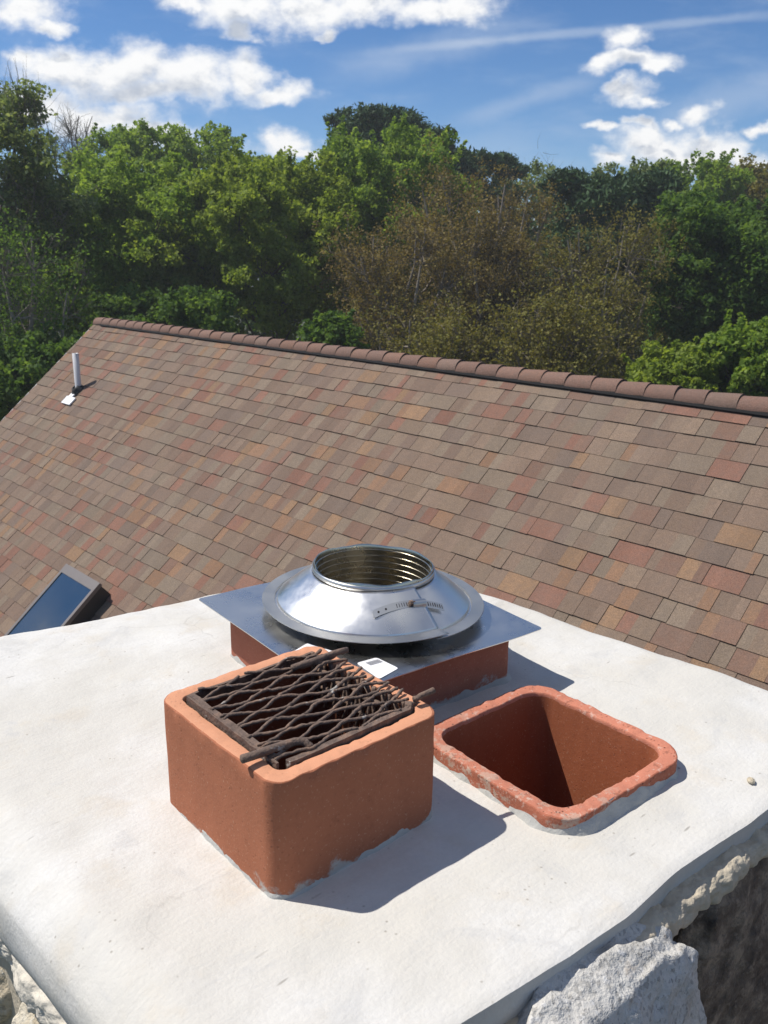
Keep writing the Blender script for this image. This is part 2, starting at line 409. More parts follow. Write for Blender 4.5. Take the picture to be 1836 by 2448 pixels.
b.inputs['Specular IOR Level'].default_value = .7; b.inputs['Coat Weight'].default_value = .3; b.inputs['Coat Roughness'].default_value = .05

def stonemat(name, stops, scale=16, speck=.5):
    m, t, b, tc, o = newmat(name)
    n1 = t.noise(tc, scale, 5, .65); n2 = t.noise(tc, 150, 3, .6); n3 = t.noise(tc, 70, 3, .6)
    c = t.ramp(n1, stops)
    c = t.mix(t.math('MULTIPLY', t.smooth(n2, .60, .68), speck), c, (.06, .055, .05))
    c = t.mix(t.math('MULTIPLY', t.smooth(n3, .58, .70), .4), c, tuple(min(.7, x*1.35) for x in stops[-1][1]))
    fl_ = t.node('ShaderNodeTexVoronoi'); fl_.inputs['Scale'].default_value = 190; t.l.new(tc, fl_.inputs['Vector'])
    c = t.mix(t.math('MULTIPLY', t.smooth(fl_.outputs['Color'], .66, .86), .40), c, (.10, .095, .085))
    c = t.mix(t.math('MULTIPLY', t.smooth(t.noise(tc, 7, 5, .7), .58, .68), .45), c, (.34, .24, .14))
    t.l.new(c, b.inputs['Base Color']); b.inputs['Roughness'].default_value = .9
    bump(t, b, t.math('ADD', n3, t.math('MULTIPLY', n2, .6)), .8, .006)
    return m
M_ST_WHITE = stonemat('pale_granite', [(.3, (.40, .385, .35)), (.5, (.52, .50, .46)), (.7, (.60, .575, .52))])
M_ST_DARK = stonemat('brown_fieldstone', [(.32, (.055, .040, .030)), (.48, (.15, .112, .080)), (.62, (.30, .235, .170))], 24, .6)
M_ST_TAN = stonemat('sandy_fieldstone', [(.3, (.42, .34, .22)), (.5, (.54, .47, .35)), (.7, (.60, .56, .47))], 14, .4)
M_ST_GREY = stonemat('grey_fieldstone', [(.3, (.16, .155, .145)), (.5, (.25, .24, .22)), (.7, (.33, .31, .28))], 11, .4)

def leafmat(name, stops, trans=.50):
    m = bpy.data.materials.new(name); m.use_nodes = True; t = NT(m.node_tree); t.n.clear()
    o = t.node('ShaderNodeOutputMaterial'); b = t.node('ShaderNodeBsdfPrincipled'); tr = t.node('ShaderNodeBsdfTranslucent')
    a = t.node('ShaderNodeAttribute', attribute_name='tint').outputs['Fac']
    c = t.ramp(a, stops); t.l.new(c, b.inputs['Base Color'])
    b.inputs['Roughness'].default_value = .65; b.inputs['Specular IOR Level'].default_value = .12
    t.l.new(t.mix(1.0, c, (1.5, 1.45, .7), 'MULTIPLY'), tr.inputs['Color'])
    mx = t.node('ShaderNodeMixShader'); mx.inputs[0].default_value = trans
    t.l.new(b.outputs[0], mx.inputs[1]); t.l.new(tr.outputs[0], mx.inputs[2]); t.l.new(mx.outputs[0], o.inputs[0])
    return m
L_GREEN = leafmat('leaf_spring_green', [(0, (0.097, 0.169, 0.025)), (.5, (0.173, 0.262, 0.045)), (1, (0.262, 0.346, 0.079))])
L_YGREEN = leafmat('leaf_yellow_green', [(0, (0.113, 0.169, 0.024)), (.5, (0.192, 0.256, 0.043)), (1, (0.272, 0.338, 0.078))])
L_DARK = leafmat('leaf_dark_green', [(0, (0.047, 0.095, 0.021)), (.5, (0.082, 0.149, 0.034)), (1, (0.141, 0.213, 0.048))])
L_PALE = leafmat('leaf_pale_green', [(0, (0.089, 0.133, 0.050)), (.5, (0.152, 0.202, 0.083)), (1, (0.278, 0.323, 0.165))])
L_PINE = leafmat('pine_needles', [(0, (0.027, 0.055, 0.022)), (.5, (0.044, 0.085, 0.031)), (1, (0.074, 0.121, 0.044))], .1)
L_BROWN = leafmat('bud_russet', [(0, (0.132, 0.095, 0.036)), (.5, (0.202, 0.152, 0.056)), (1, (0.271, 0.222, 0.080))], .3)
L_OLIVE = leafmat('bud_olive', [(0, (0.121, 0.102, 0.028)), (.5, (0.178, 0.159, 0.042)), (1, (0.235, 0.228, 0.060))], .3)
L_FAR = leafmat('leaf_far_wood', [(0, (0.034, 0.076, 0.016)), (.5, (0.058, 0.113, 0.023)), (1, (0.095, 0.155, 0.034))])
M_BARK = simple('grey_bark', (.105, .088, .070), .95, 0, .3, 6, .5, 20)
M_BARKP = simple('pale_bark', (.26, .225, .185), .95, 0, .3, 6, .3, 20)
M_BARKD = simple('dark_bark', (.050, .040, .032), .95, 0, .3, 6, .5, 20)
M_TWIG = simple('pale_twig', (.22, .185, .14), .95, 0, .2, 6, 0)

# ------------------------------------------------------------------ ground
GZ = -7.6
M_GRASS, t, b, tc, o = newmat('woodland_floor')
n1 = t.noise(tc, .12, 5, .6); n2 = t.noise(tc, 3.5, 6, .7)
c = t.mix(t.smooth(n1, .4, .6), (.035, .055, .015), (.065, .050, .030)); c = t.mix(t.math('MULTIPLY', n2, .6), c, (.045, .060, .020))
t.l.new(c, b.inputs['Base Color']); b.inputs['Roughness'].default_value = 1
bump(t, b, n2, .6, .1)
gx = np.linspace(-1, 1, 81); gx = np.sign(gx)*np.abs(gx)**2.2*400
V = []
for yy in gx:
    for xx in gx:
        d = sqrt(xx*xx+yy*yy); wb = min(1, max(0, (d-16)/20))
        V.append((xx, yy, GZ+wb*(.5*vnoise(np.array([xx*.06, yy*.06, 0]))+.25*vnoise(np.array([xx*.3, yy*.3, 3])))))
F = [(j*81+i, j*81+i+1, (j+1)*81+i+1, (j+1)*81+i) for j in range(80) for i in range(80)]
tag(obj('ground', V, F, M_GRASS), kind='structure')

# ------------------------------------------------------------------ house
RP = 0.70500           # roof pitch
RB = np.array([5.325+.055*cos(RP), 0, -0.8885+.055*sin(RP)]); RU = np.array([cos(RP), 0, sin(RP)]); RN = np.array([-sin(RP), 0, cos(RP)])
T0, T1 = -7.5, 11.18
def rpt(s, tt, h=0.0): return RB - RU*s + np.array([0, tt, 0]) + RN*h
EX = 0.143; OFF = 0.1296+.055
house = tag(empty('house', (5.3, 3.0, GZ)), 'house with a brown and terracotta blended shingle roof behind the white chimney top', 'house')
def hp(V): return [np.asarray(v)-np.array([5.3, 3.0, GZ]) for v in V]
rng = random.Random(5)
PAL = [((.165,.132,.108),22),((.185,.150,.122),18),((.150,.118,.100),16),((.200,.165,.130),10),((.190,.170,.138),12),((.175,.160,.132),9),
       ((.190,.095,.075),9),((.215,.110,.085),6),((.225,.140,.088),8),((.245,.165,.100),5),((.165,.105,.085),8),((.140,.120,.108),8)]
_mean = np.array((.183, .137, .106))
pc = [tuple(_mean+(np.array(p)-_mean)*.66) for p, w_ in PAL for _ in range(w_)]
V = []; F = []; TC = []
def addq(a, b_, c_, d_, col):
    n = len(V); V.extend([a, b_, c_, d_]); F.append((n, n+1, n+2, n+3)); TC.append(col)
NC = 39
for k in range(-1, NC+1):
    s1 = OFF+k*EX; s0 = max(.012, s1-EX-.006)
    tt = T0 - rng.random()*.2
    wob = rng.random()*10
    while tt < T1:
        wd = rng.choice((.09, .12, .15, .17, .19, .21, .23, .25)) + rng.uniform(-.012, .012)
        te = min(tt+wd, T1); ts = max(tt, T0)
        if te-ts > .01:
            raised = rng.random() < .5
            h1 = (.0105 if raised else .0075) + rng.uniform(-.0008, .0022); h0 = .0015 + (.003 if raised else 0)
            ds = rng.uniform(-.003, .003) + .004*vnoise(np.array([tt*.7, k*3.1, wob]))
            gap = .0014
            # colour cells inside the tab
            cells = [ts+gap]
            if te-ts > .13 and rng.random() < .9: cells.append(ts+(te-ts)*rng.uniform(.3, .7))
            cells.append(te-gap)
            col0 = rng.choice(pc)
            for j in range(len(cells)-1):
                a, e = cells[j], cells[j+1]
                base = np.array(col0 if (j == 0 or rng.random() < .35) else rng.choice(pc)); base = base*rng.uniform(.90, 1.10)*np.array((1.0, .905, .825))
                nsub = 2
                for q in range(nsub):
                    aa = a+(e-a)*q/nsub; ee = a+(e-a)*(q+1)/nsub
                    cc = base*rng.uniform(.96, 1.04)
                    addq(rpt(s0, aa, h0), rpt(s1+ds, aa, h1), rpt(s1+ds, ee, h1), rpt(s0, ee, h0), cc)
                addq(rpt(s1+ds, a, h1), rpt(s1+ds, a, -.002), rpt(s1+ds, e, -.002), rpt(s1+ds, e, h1), (.060, .045, .035))
            # side lips
            addq(rpt(s0, ts+gap, h0), rpt(s0, ts+gap, -.002), rpt(s1+ds, ts+gap, -.002), rpt(s1+ds, ts+gap, h1), (.09, .068, .055))
            addq(rpt(s0, te-gap, h0), rpt(s1+ds, te-gap, h1), rpt(s1+ds, te-gap, -.002), rpt(s0, te-gap, -.002), (.06, .048, .04))
        tt += wd
SE = OFF+NC*EX
roof = obj('roof', hp(V), F, M_SHINGLE, house, False, {'tabcol': np.array(TC)})
mb = MB()
def slab(sA, sB, tA, tB, hA, hB, mirror=False):
    P_ = []
    for h in (hA, hB):
        for s_, t_ in ((sA, tA), (sB, tA), (sB, tB), (sA, tB)):
            p = rpt(s_, t_, h)
            if mirror: p = np.array([2*RB[0]-p[0], p[1], p[2]])
            P_.append(p)
    F_ = [(0,1,2,3),(7,6,5,4),(0,4,5,1),(1,5,6,2),(2,6,7,3),(3,7,4,0)]
    return hp(P_), F_
mb.add(*slab(0.02, SE-.015, T0+.01, T1-.004, -.12, -.0025)); mb.build('roof_deck', M_UNDER, house, False)
mb = MB(); mb.add(*slab(0.02, SE, T0+.01, T1, -.12, .008, True))
o_ = obj('far_roof_slope', mb.V, mb.F, M_SHINGLE, house, False, {'tabcol': np.tile((.17, .13, .105), (len(mb.F), 1))})
mb = MB(); mb.add(*slab(.13, SE, T1+.001, T1+.03, -.16, -.006)); mb.add(*slab(.13, SE, T1+.001, T1+.03, -.16, -.006, True)); mb.build('rake_board', M_TRIM, house, False)
mb = MB(); mb.add(*slab(SE-.012, SE+.02, T0, T1, -.16, -.006)); mb.build('fascia', M_TRIM, house, False)
# walls: house body
x0, x1, y0, y1 = 1.95, 2*RB[0]-1.95, T0+.3, T1-.3
ez = RB[2]-(RB[0]-x0)*math.tan(RP)-.16; ridge = RB[2]-.2
Vw = hp([(x0,y0,GZ-.3),(x1,y0,GZ-.3),(x1,y1,GZ-.3),(x0,y1,GZ-.3),(x0,y0,ez),(x1,y0,ez),(x1,y1,ez),(x0,y1,ez),(RB[0],y0,ridge),(RB[0],y1,ridge)])
obj('wall', Vw, [(0,1,5,8,4),(2,3,7,9,6),(1,2,6,5),(3,0,4,7),(0,3,2,1)], M_SIDING, house, False)
# ridge vent and caps
mb = MB(); mb.add(*slab(-.0, .109, T0, T1-.22, -.002, .024)); mb.add(*slab(-.0, .109, T0, T1-.22, -.002, .024, True)); mb.build('ridge_vent', M_VENTBLACK, house, False)
V = []; F = []; TC = []
CE = .213; tt = T1-.02; kk = 0
def capprof(u, lift):
    # half-ellipse over the ridge, u from -1 to 1
    cw = .082; h_ = .032+cw*math.tan(RP)-.022; th = u*pi/2
    return RB[0]+cw*sin(th), RB[2]-cw*math.tan(RP)+.022+h_*cos(th)+lift
NU = 21
while tt > T0:
    ta, tb = tt, tt-CE
    col = np.array(rng.choice([(.165,.112,.092),(.175,.120,.098),(.155,.108,.090),(.180,.118,.092),(.165,.125,.105)]))*rng.uniform(.9, 1.1)*np.array((1.08, .96, .90))
    jl = rng.uniform(-.003, .003); sk = rng.uniform(-.006, .006)
    n = len(V); la, lb = .000, .016
    for (yy, lf) in ((ta+.03, la), (tb, lb), (tb, lb-.012)):
        for i in range(NU):
            u = -1+2*i/(NU-1); x, z = capprof(u, lf+jl); V.append((x, yy+sk*u, z))
    for r_ in range(2):
        for i in range(NU-1):
            F.append((n+r_*NU+i, n+r_*NU+i+1, n+(r_+1)*NU+i+1, n+(r_+1)*NU+i)); TC.append(col if r_ == 0 else (.05, .04, .035))
    # lower lips
    n2 = len(V)
    for yy, lf in ((ta+.03, la), (tb, lb)):
        x, z = capprof(-1, lf+jl); V.append((x, yy-sk, z-.010))
    F.append((n, n+NU, n2+1, n2)); TC.append((.05, .04, .035))
    tt = tb; kk += 1
obj('ridge_cap', hp(V), F, M_SHINGLE, house, False, {'tabcol': np.array(TC)})
# skylight
SKH = .17; sy0, sy1, ss0, ss1 = 6.605, 7.25, 2.970, 4.175
mb = MB(); mb.add(*slab(ss0+.012, ss1-.012, sy0+.012, sy1-.012, -.05, SKH-.03)); curb = mb.build('skylight', M_CURB, house, False)
fr = MB()
for a in ((ss0, ss0+.085, sy0, sy1), (ss1-.06, ss1, sy0, sy1), (ss0+.085, ss1-.06, sy0, sy0+.034), (ss0+.085, ss1-.06, sy1-.034, sy1)):
    fr.add(*slab(*a, SKH-.034, SKH))
f_ = fr.build('frame', M_SKYFRAME, curb, False)
g_ = MB(); g_.add(*slab(ss0+.083, ss1-.058, sy0+.032, sy1-.032, SKH-.03, SKH-.008)); g_.build('pane', M_GLASS, curb, False)
# plumbing vent
pb = rpt(1.130, 10.06); Y = np.array
mb = MB(); px = pb[0]; py = pb[1]; pz = pb[2]
ring = lambda r, z: [(px+r*cos(a), py+r*sin(a), z) for a in np.linspace(0, 2*pi, 20, endpoint=False)]
Vv, Fv = loft([ring(.037, pz-.2), ring(.037, pz+.445), ring(.030, pz+.447), ring(.030, pz+.2)]); mb.add(hp(Vv), Fv)
vp = mb.build('vent_pipe', M_PVC, house)
mb = MB(); axis = RN
def rring(r, h, cs=1.130, ct=10.06): return [rpt(cs, ct, h)+r*(cos(a)*np.array([0, 1, 0])+sin(a)*RU) for a in np.linspace(0, 2*pi, 20, endpoint=False)]
Vv, Fv = loft([rring(.085, .012), rring(.080, .03), rring(.052, .055), rring(.046, .07), rring(.03, .07)]); mb.add(hp(Vv), Fv); mb.build('boot', M_RUBBER, vp)
mb = MB(); mb.add(*slab(1.185, 1.260, 10.02, 10.11, .016, .03)); mb.add(*slab(1.245, 1.355, 9.93, 10.15, .0135, .028)); mb.build('flashing', M_FLASH, vp, False)

# ------------------------------------------------------------------ chimney
CZ = -0.85
CN0, CR0 = np.array((.335, .510)), np.array((1.725, .425))
CN, CR, CF, CLf = [np.array(p) for p in ((.335, .528), (1.725, .443), (1.668, 1.770), (.330, 2.035))]
chim = tag(empty('chimney', (1.0, 1.2, GZ)), 'stone chimney capped with a smooth off-white cement wash', 'chimney')
CO = np.array([1.0, 1.2, GZ])
def flue_local(p, f):
    c_, yaw, w_, d_ = f; q = np.asarray(p)[..., :2]-np.array(c_); ca, sa = cos(yaw), sin(yaw)
    return np.stack([q[..., 0]*ca+q[..., 1]*sa, -q[..., 0]*sa+q[..., 1]*ca], -1)
FA = ((.744, .976), -.039, .309, .326); FB = ((1.158, 1.272), -.0855, .430, .450); FC = ((1.156, .792), -.074, .333, .350)
N_ = 150
def crown_xy(u, v):
    return (CN*(1-u)*(1-v) + CR*u*(1-v) + CF*u*v + CLf*(1-u)*v)
def wash_z(x, y):
    p = np.stack([x, y, np.zeros_like(x)], -1)
    return .006*fbm(p*3.1, 3, 3) + .0018*fbm(p*16, 3, 9)
uu = np.linspace(0, 1, N_); U, Vg = np.meshgrid(uu, uu)
XY = CN*((1-U)*(1-Vg))[..., None]+CR*(U*(1-Vg))[..., None]+CF*(U*Vg)[..., None]+CLf*((1-U)*Vg)[..., None]
# edge waviness
def edge_off(par, sd): return .010*fbm(np.stack([par*5.5, par*0+sd, par*0], -1), 3, sd)
dn = np.minimum.reduce([U, 1-U, Vg, 1-Vg])
ew = [edge_off(Vg, 1), edge_off(Vg, 2), edge_off(U, 3), edge_off(U, 4)]
fall = lambda q: np.clip(1-q/.16, 0, 1)**2
XY[..., 0] += ew[0]*fall(U)+ew[1]*fall(1-U); XY[..., 1] += ew[2]*1.2*fall(Vg)+ew[3]*fall(1-Vg)
# round the far and side corners
Z = CZ+wash_z(XY[..., 0], XY[..., 1])
dist_e = [U*1.39, (1-U)*1.37, Vg*1.4, (1-Vg)*1.4]
rad = [.085, .035, .012, .035]; drop = [.046, .016, .003, .016]
for q, r_, dr_ in zip(dist_e, rad, drop):
    s_ = np.clip(1-q/r_, 0, 1); Z -= dr_*s_**2.2
keep = []
for j in range(N_-1):
    for i in range(N_-1):
        cxy = np.array([XY[j:j+2, i:i+2, 0].mean(), XY[j:j+2, i:i+2, 1].mean()])
        inside = False
        for f in (FA, FB, FC):
            q = flue_local(cxy, f)
            if abs(q[0]) < f[2]/2-.014 and abs(q[1]) < f[3]/2-.014: inside = True
        if not inside: keep.append((j*N_+i, j*N_+i+1, (j+1)*N_+i+1, (j+1)*N_+i))
V = [(XY[j, i, 0], XY[j, i, 1], Z[j, i]) for j in range(N_) for i in range(N_)]
loop = [(0, i) for i in range(N_)]+[(j, N_-1) for j in range(1, N_)]+[(N_-1, i) for i in range(N_-2, -1, -1)]+[(j, 0) for j in range(N_-2, 0, -1)]
cen = XY.reshape(-1, 2).mean(0)
prev = [j*N_+i for j, i in loop]; F = list(keep); m = len(loop)
for k, (j, i) in enumerate(loop):        # a crisp arris along the near side
    if j == 0: prev[k] = len(V); V.append(V[j*N_+i])
for lv, (dz_, outw) in enumerate(((.004, .002), (.012, .0035), (.022, .003), (.034, .001), (.046, -.004), (.060, -.03))):
    cur = []
    for k, (j, i) in enumerate(loop):
        p = XY[j, i]; d = p-cen; d = d/np.linalg.norm(d)
        ns = .004*fbm(np.array([p[0]*6, p[1]*6, lv*.8]), 3, 21)
        ow = outw+ns if j else -.0015*lv+ns*.5*min(1, lv/2)
        if i == 0 and j: ow = outw*2+ns
        cur.append(len(V)); V.append((p[0]+d[0]*ow, p[1]+d[1]*ow, Z[j, i]-dz_*(1.25 if not j else 2.3 if i == 0 else 1.0)+.010*fbm(np.array([p[0]*5, p[1]*5, 7.]), 2, 33)*min(1, lv/3)))
    for k in range(m):
        F.append((prev[k], cur[k], cur[(k+1) % m], prev[(k+1) % m]))
    prev = cur
obj('crown', [np.array(v)-CO for v in V], F, M_CROWN, chim)
# stone shaft core (mortar) and stones
mb = MB()
def inset(p, a): d = p-cen; return p-d/np.linalg.norm(d)*a
ring2 = [inset(p, .030) for p in (CN, CR, CF, CLf)]
Vc = [np.array([*p, z])-CO for z in (GZ-.3, CZ-.052) for p in ring2]
obj('mortar_core', Vc, [(0,1,5,4),(1,2,6,5),(2,3,7,6),(3,0,4,7)], M_LIMEMORTAR, chim, False)
def stone(name, c_, ax, ay, sx_, sy_, sz_, mat, seed, n=34, pw=3.6, grit=.0040, lump=.10, cham=None):
    """lumpy block: ax along the wall, ay outward"""
    V = []; F = []; idx = {}
    lin = np.linspace(-1, 1, n)
    def vid(p):
        k = tuple(np.round(p, 5))
        if k not in idx: idx[k] = len(V); V.append(np.array(p))
        return idx[k]
    for axis_ in range(3):
        for sg in (-1, 1):
            for i in range(n-1):
                for j in range(n-1):
                    q = []
                    for a, b_ in ((lin[i], lin[j]), (lin[i+1], lin[j]), (lin[i+1], lin[j+1]), (lin[i], lin[j+1])):
                        p = [0, 0, 0]; p[axis_] = sg; p[(axis_+1) % 3] = a; p[(axis_+2) % 3] = b_; q.append(vid(p))
                    F.append(tuple(q if sg > 0 else q[::-1]))
    P_ = np.array(V); L = (np.abs(P_)**pw).sum(1)**(1/pw); P_ = P_/L[:, None]
    P_ = P_*(1+lump*fbm(P_*1.3+seed*3.7, 3, seed)[:, None]+.3*lump*fbm(P_*5+seed, 3, seed+5)[:, None])
    if lump > .05:
        rr_ = np.random.RandomState(seed+50)
        for _ in range(22):
            nn_ = rr_.normal(size=3); nn_ /= np.linalg.norm(nn_); dd_ = rr_.uniform(.84, 1.10)*(1+.12*np.abs(nn_).min())
            k_ = P_@nn_; P_ = P_-np.maximum(0, k_-dd_)[:, None]*nn_*.92
    P_ = P_*np.array([sx_/2, sy_/2, sz_/2])
    if cham:
        nn_ = np.array([0, .46, .888]); P_ = P_-np.maximum(0, P_@nn_-nn_@np.array([0, cham[0], cham[1]]))[:, None]*nn_
    P_ = P_+(grit*fbm(P_*38+seed, 4, seed+9, .6)[:, None])*(P_/np.array([sx_, sy_, sz_]))*2+(1.5*grit*(.10-lump)/.1*fbm(P_*9+seed, 2, seed+4)[:, None])*(P_/np.array([sx_, sy_, sz_]))*2
    W_ = np.array(c_)+P_[:, :1]*np.array([*ax, 0])+P_[:, 1:2]*np.array([*ay, 0])+P_[:, 2:3]*np.array([0, 0, 1])
    return obj(name, W_-CO, F, mat, chim)
def face_axes(a, b_): d = (b_-a); L = np.linalg.norm(d); d = d/L; return d, np.array([d[1], -d[0]]), L
dS, nS, LS = face_axes(CN0, CR0)           # near side, outward -y
mats = [M_ST_DARK, M_ST_GREY, M_ST_DARK, M_ST_TAN, M_ST_DARK, M_ST_WHITE]
rs = random.Random(11); sid = 1
def place(a, d, nrm, along, z, sx_, sz_, prot, mat, **kw):
    global sid
    depth = .16; c2 = a+d*along+nrm*(prot-depth/2)
    stone('stone', (c2[0], c2[1], z), d, nrm, sx_, depth, sz_, mat, sid, **kw); sid += 1
# first course set out after the photograph, lower courses irregular
for al, sx_, sz_, zt, prot, mat in ((.11, .24, .26, -.885, .045, M_ST_TAN), (.495, .42, .40, -.868, .086, M_ST_WHITE), (1.035, .64, .66, -.905, .026, M_ST_DARK)):
    place(CN0, dS, nS, al, zt-sz_/2, sx_, sz_, prot, mat, cham=(.0, .190) if mat is M_ST_WHITE else None, grit=.006)
for q in range(8):
    al = .60+q*.112+rs.uniform(-.01, .01) if q < 7 else .26
    pr = .013+rs.uniform(-.006, .006); zt = -.888+rs.uniform(-.004, .004); ln = .17 if q < 7 else .34
    bed = CN0+dS*al+nS*(pr-.05)
    stone('mortar_bed', (bed[0], bed[1], zt-.022), dS, nS, ln, .10, .046, M_LIMEMORTAR, 31+q, 40, 3.2, .0050, .03)
zrow = -1.22
for r_ in range(4):
    hgt = rs.uniform(.19, .25); al = -.02
    while al < LS-.02:
        wd = rs.uniform(.18, .38)
        if al+wd > LS: wd = max(.14, LS-al+.02)
        if not (r_ < 2 and al+wd/2 > .78 and zrow-hgt/2 > -1.58):
            place(CN0, dS, nS, al+wd/2, zrow-hgt/2, wd-.02, hgt-.02, rs.uniform(.0, .04), rs.choice(mats))
        al += wd
    zrow -= hgt
dL, nL, LL = face_axes(CLf, CN0)
for q in range(9):
    bl = CLf+dL*(.10+q*.17+rs.uniform(-.02, .02))+nL*(.010+rs.uniform(-.008, .008)-.05)
    stone('mortar_bed', (bl[0], bl[1], -1.028+rs.uniform(-.005, .005)), dL, nL, .25, .10, .07, M_PALEBED, 41+q, 40, 3.2, .0055, .03)
zrow = -1.05
for r_ in range(4):
    hgt = rs.uniform(.2, .26); al = 0.0
    while al < LL-.02:
        wd = rs.uniform(.2, .4)
        if al+wd > LL: wd = max(.14, LL-al)
        place(CLf, dL, nL, al+wd/2, zrow-hgt/2, wd-.02, hgt-.02, rs.uniform(.010, .022), M_ST_TAN if r_ == 0 else rs.choice(mats))
        al += wd
    zrow -= hgt

# ------------------------------------------------------------------ clay flue tiles
def flue(name, f, zbase, ztop, mat, thick, rad, rim, label, rimn=.0025, tilt=None, deep=.9, inner=None, rimmat=None, chipk=.0022, lip=.0055):
    (cx, cy), yaw, w_, d_ = f
    o_out = rrect(w_, d_, rad, 44, 14); o_in = rrect(w_-2*thick, d_-2*thick, max(.012, rad-thick*.55), 44, 14)
    m = len(o_out); rings = []
    def dz(p):
        z = rim*fbm(np.c_[p*9, np.full(len(p), 2.2)], 4, 4) + rimn*fbm(np.c_[p*55, np.full(len(p), 5.)], 3, 8)
        if tilt: z = z+p[:, 0]*tilt[0]+p[:, 1]*tilt[1]
        return z
    H_ = ztop-zbase; dtop = dz(o_out); din = dz(o_in)
    def jit(p, z, a, sd): return a*fbm(np.c_[p*26, np.full(len(p), z*26)], 4, sd)
    nrm = o_out/np.linalg.norm(o_out, axis=1)[:, None]
    for z in np.linspace(-.12, H_-lip*.8, 16):
        r = o_out*(1+0)+nrm*jit(o_out, z, .0007, 3)[:, None]
        zz = np.full(m, z)+dtop*np.clip(z/H_, 0, 1)
        rings.append(np.c_[r, zz])
    for k in range(1, 6):                       # rounded, chipped lip
        a = k/5*pi/2; e = lip
        chip = chipk*np.clip(fbm(np.c_[o_out*75, np.full(m, 1.)], 4, 15), 0, 1)*sin(a)
        r = o_out-nrm*(e*(1-cos(a)))-nrm*chip[:, None]*1.5+nrm*jit(o_out, H_, .0007, 3)[:, None]
        rings.append(np.c_[r, H_-lip*.8+lip*.8*sin(a)+dtop-chip])
    ni = o_in/np.linalg.norm(o_in, axis=1)[:, None]
    for k in range(6):
        a = k/5*pi/2; e = lip
        chip = chipk*np.clip(fbm(np.c_[o_in*75, np.full(m, 3.)], 4, 19), 0, 1)
        r = o_in+ni*(e*(1-sin(a)))+ni*chip[:, None]
        rings.append(np.c_[r, H_-.008*(1-cos(a))+din-chip])
    for z in np.linspace(H_-.03, -deep, 14):
        rings.append(np.c_[o_in+ni*jit(o_in, z, .0012, 6)[:, None], np.full(m, z)+din*np.clip(z/H_, 0, 1)])
    V, F = loft(rings)
    F = [tuple(x) for x in F]
    o_ = obj(name, V, F, mat)
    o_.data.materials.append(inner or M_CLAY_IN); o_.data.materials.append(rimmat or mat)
    mi = np.zeros(len(F), np.int32); mi[(16+5+5)*m:] = 1; mi[(16+3)*m:(16+5+5)*m] = 2; o_.data.polygons.foreach_set('material_index', mi)
    o_.location = (cx, cy, zbase); o_.rotation_euler = (0, 0, yaw)
    tag(o_, label, 'flue tile', 'clay flue tiles set in the cement wash')
    return o_, o_out
def collar(parent, out, hfun, wfun, mat, seed, zoff=.002):
    nrm = out/np.linalg.norm(out, axis=1)[:, None]; m = len(out); rings = []
    h = hfun(out, seed); wd = wfun(out, seed)
    for k in range(9):
        q = k/8; r = out+nrm*((-.003+wd*q**1.0)[:, None]+.0025*fbm(np.c_[out*40, np.full(m, q*3)], 3, seed)[:, None]*(q > 0))
        z = h*(1-q)**1.6+zoff-q*.012+.002*fbm(np.c_[out*45, np.full(m, q*4)], 3, seed+2)*(q < 1)
        rings.append(np.c_[r, z])
    V, F = loft(rings); return obj('mortar_collar', V, F, mat, parent)
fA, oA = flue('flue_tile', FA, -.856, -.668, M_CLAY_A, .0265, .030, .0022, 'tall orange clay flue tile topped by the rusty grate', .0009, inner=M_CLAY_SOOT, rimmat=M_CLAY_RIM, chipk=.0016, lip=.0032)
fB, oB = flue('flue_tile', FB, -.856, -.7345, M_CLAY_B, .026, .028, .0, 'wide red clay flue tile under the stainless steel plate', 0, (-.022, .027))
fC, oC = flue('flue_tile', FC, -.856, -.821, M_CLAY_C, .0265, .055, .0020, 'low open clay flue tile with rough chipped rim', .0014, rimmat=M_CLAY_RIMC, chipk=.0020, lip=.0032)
hA = lambda p, s: .010+.016*np.clip(fbm(np.c_[p*11, np.zeros(len(p))], 3, s), 0, 1)+.03*np.clip((p[:, 0]/.15), 0, 1)*(p[:, 1] < -.1)
wA = lambda p, s: .012+.010*np.clip(fbm(np.c_[p*9, np.ones(len(p))], 3, s+1), -.5, 1)
collar(fA, oA, hA, wA, M_MORTAR, 3, .004)
collar(fB, oB, lambda p, s: .014+.016*np.clip(fbm(np.c_[p*11, np.zeros(len(p))], 3, s), 0, 1), lambda p, s: .02+.012*np.clip(fbm(np.c_[p*9, np.ones(len(p))], 3, s+1), -.5, 1), M_MORTAR, 13, .004)
hC = lambda p, s: .018+.012*fbm(np.c_[p*12, np.zeros(len(p))], 3, s)
wC = lambda p, s: .020+.018*np.clip(fbm(np.c_[p*10, np.ones(len(p))], 3, s+1), -.4, 1)
collar(fC, oC, hC, wC, M_MORTAR, 23, .004)

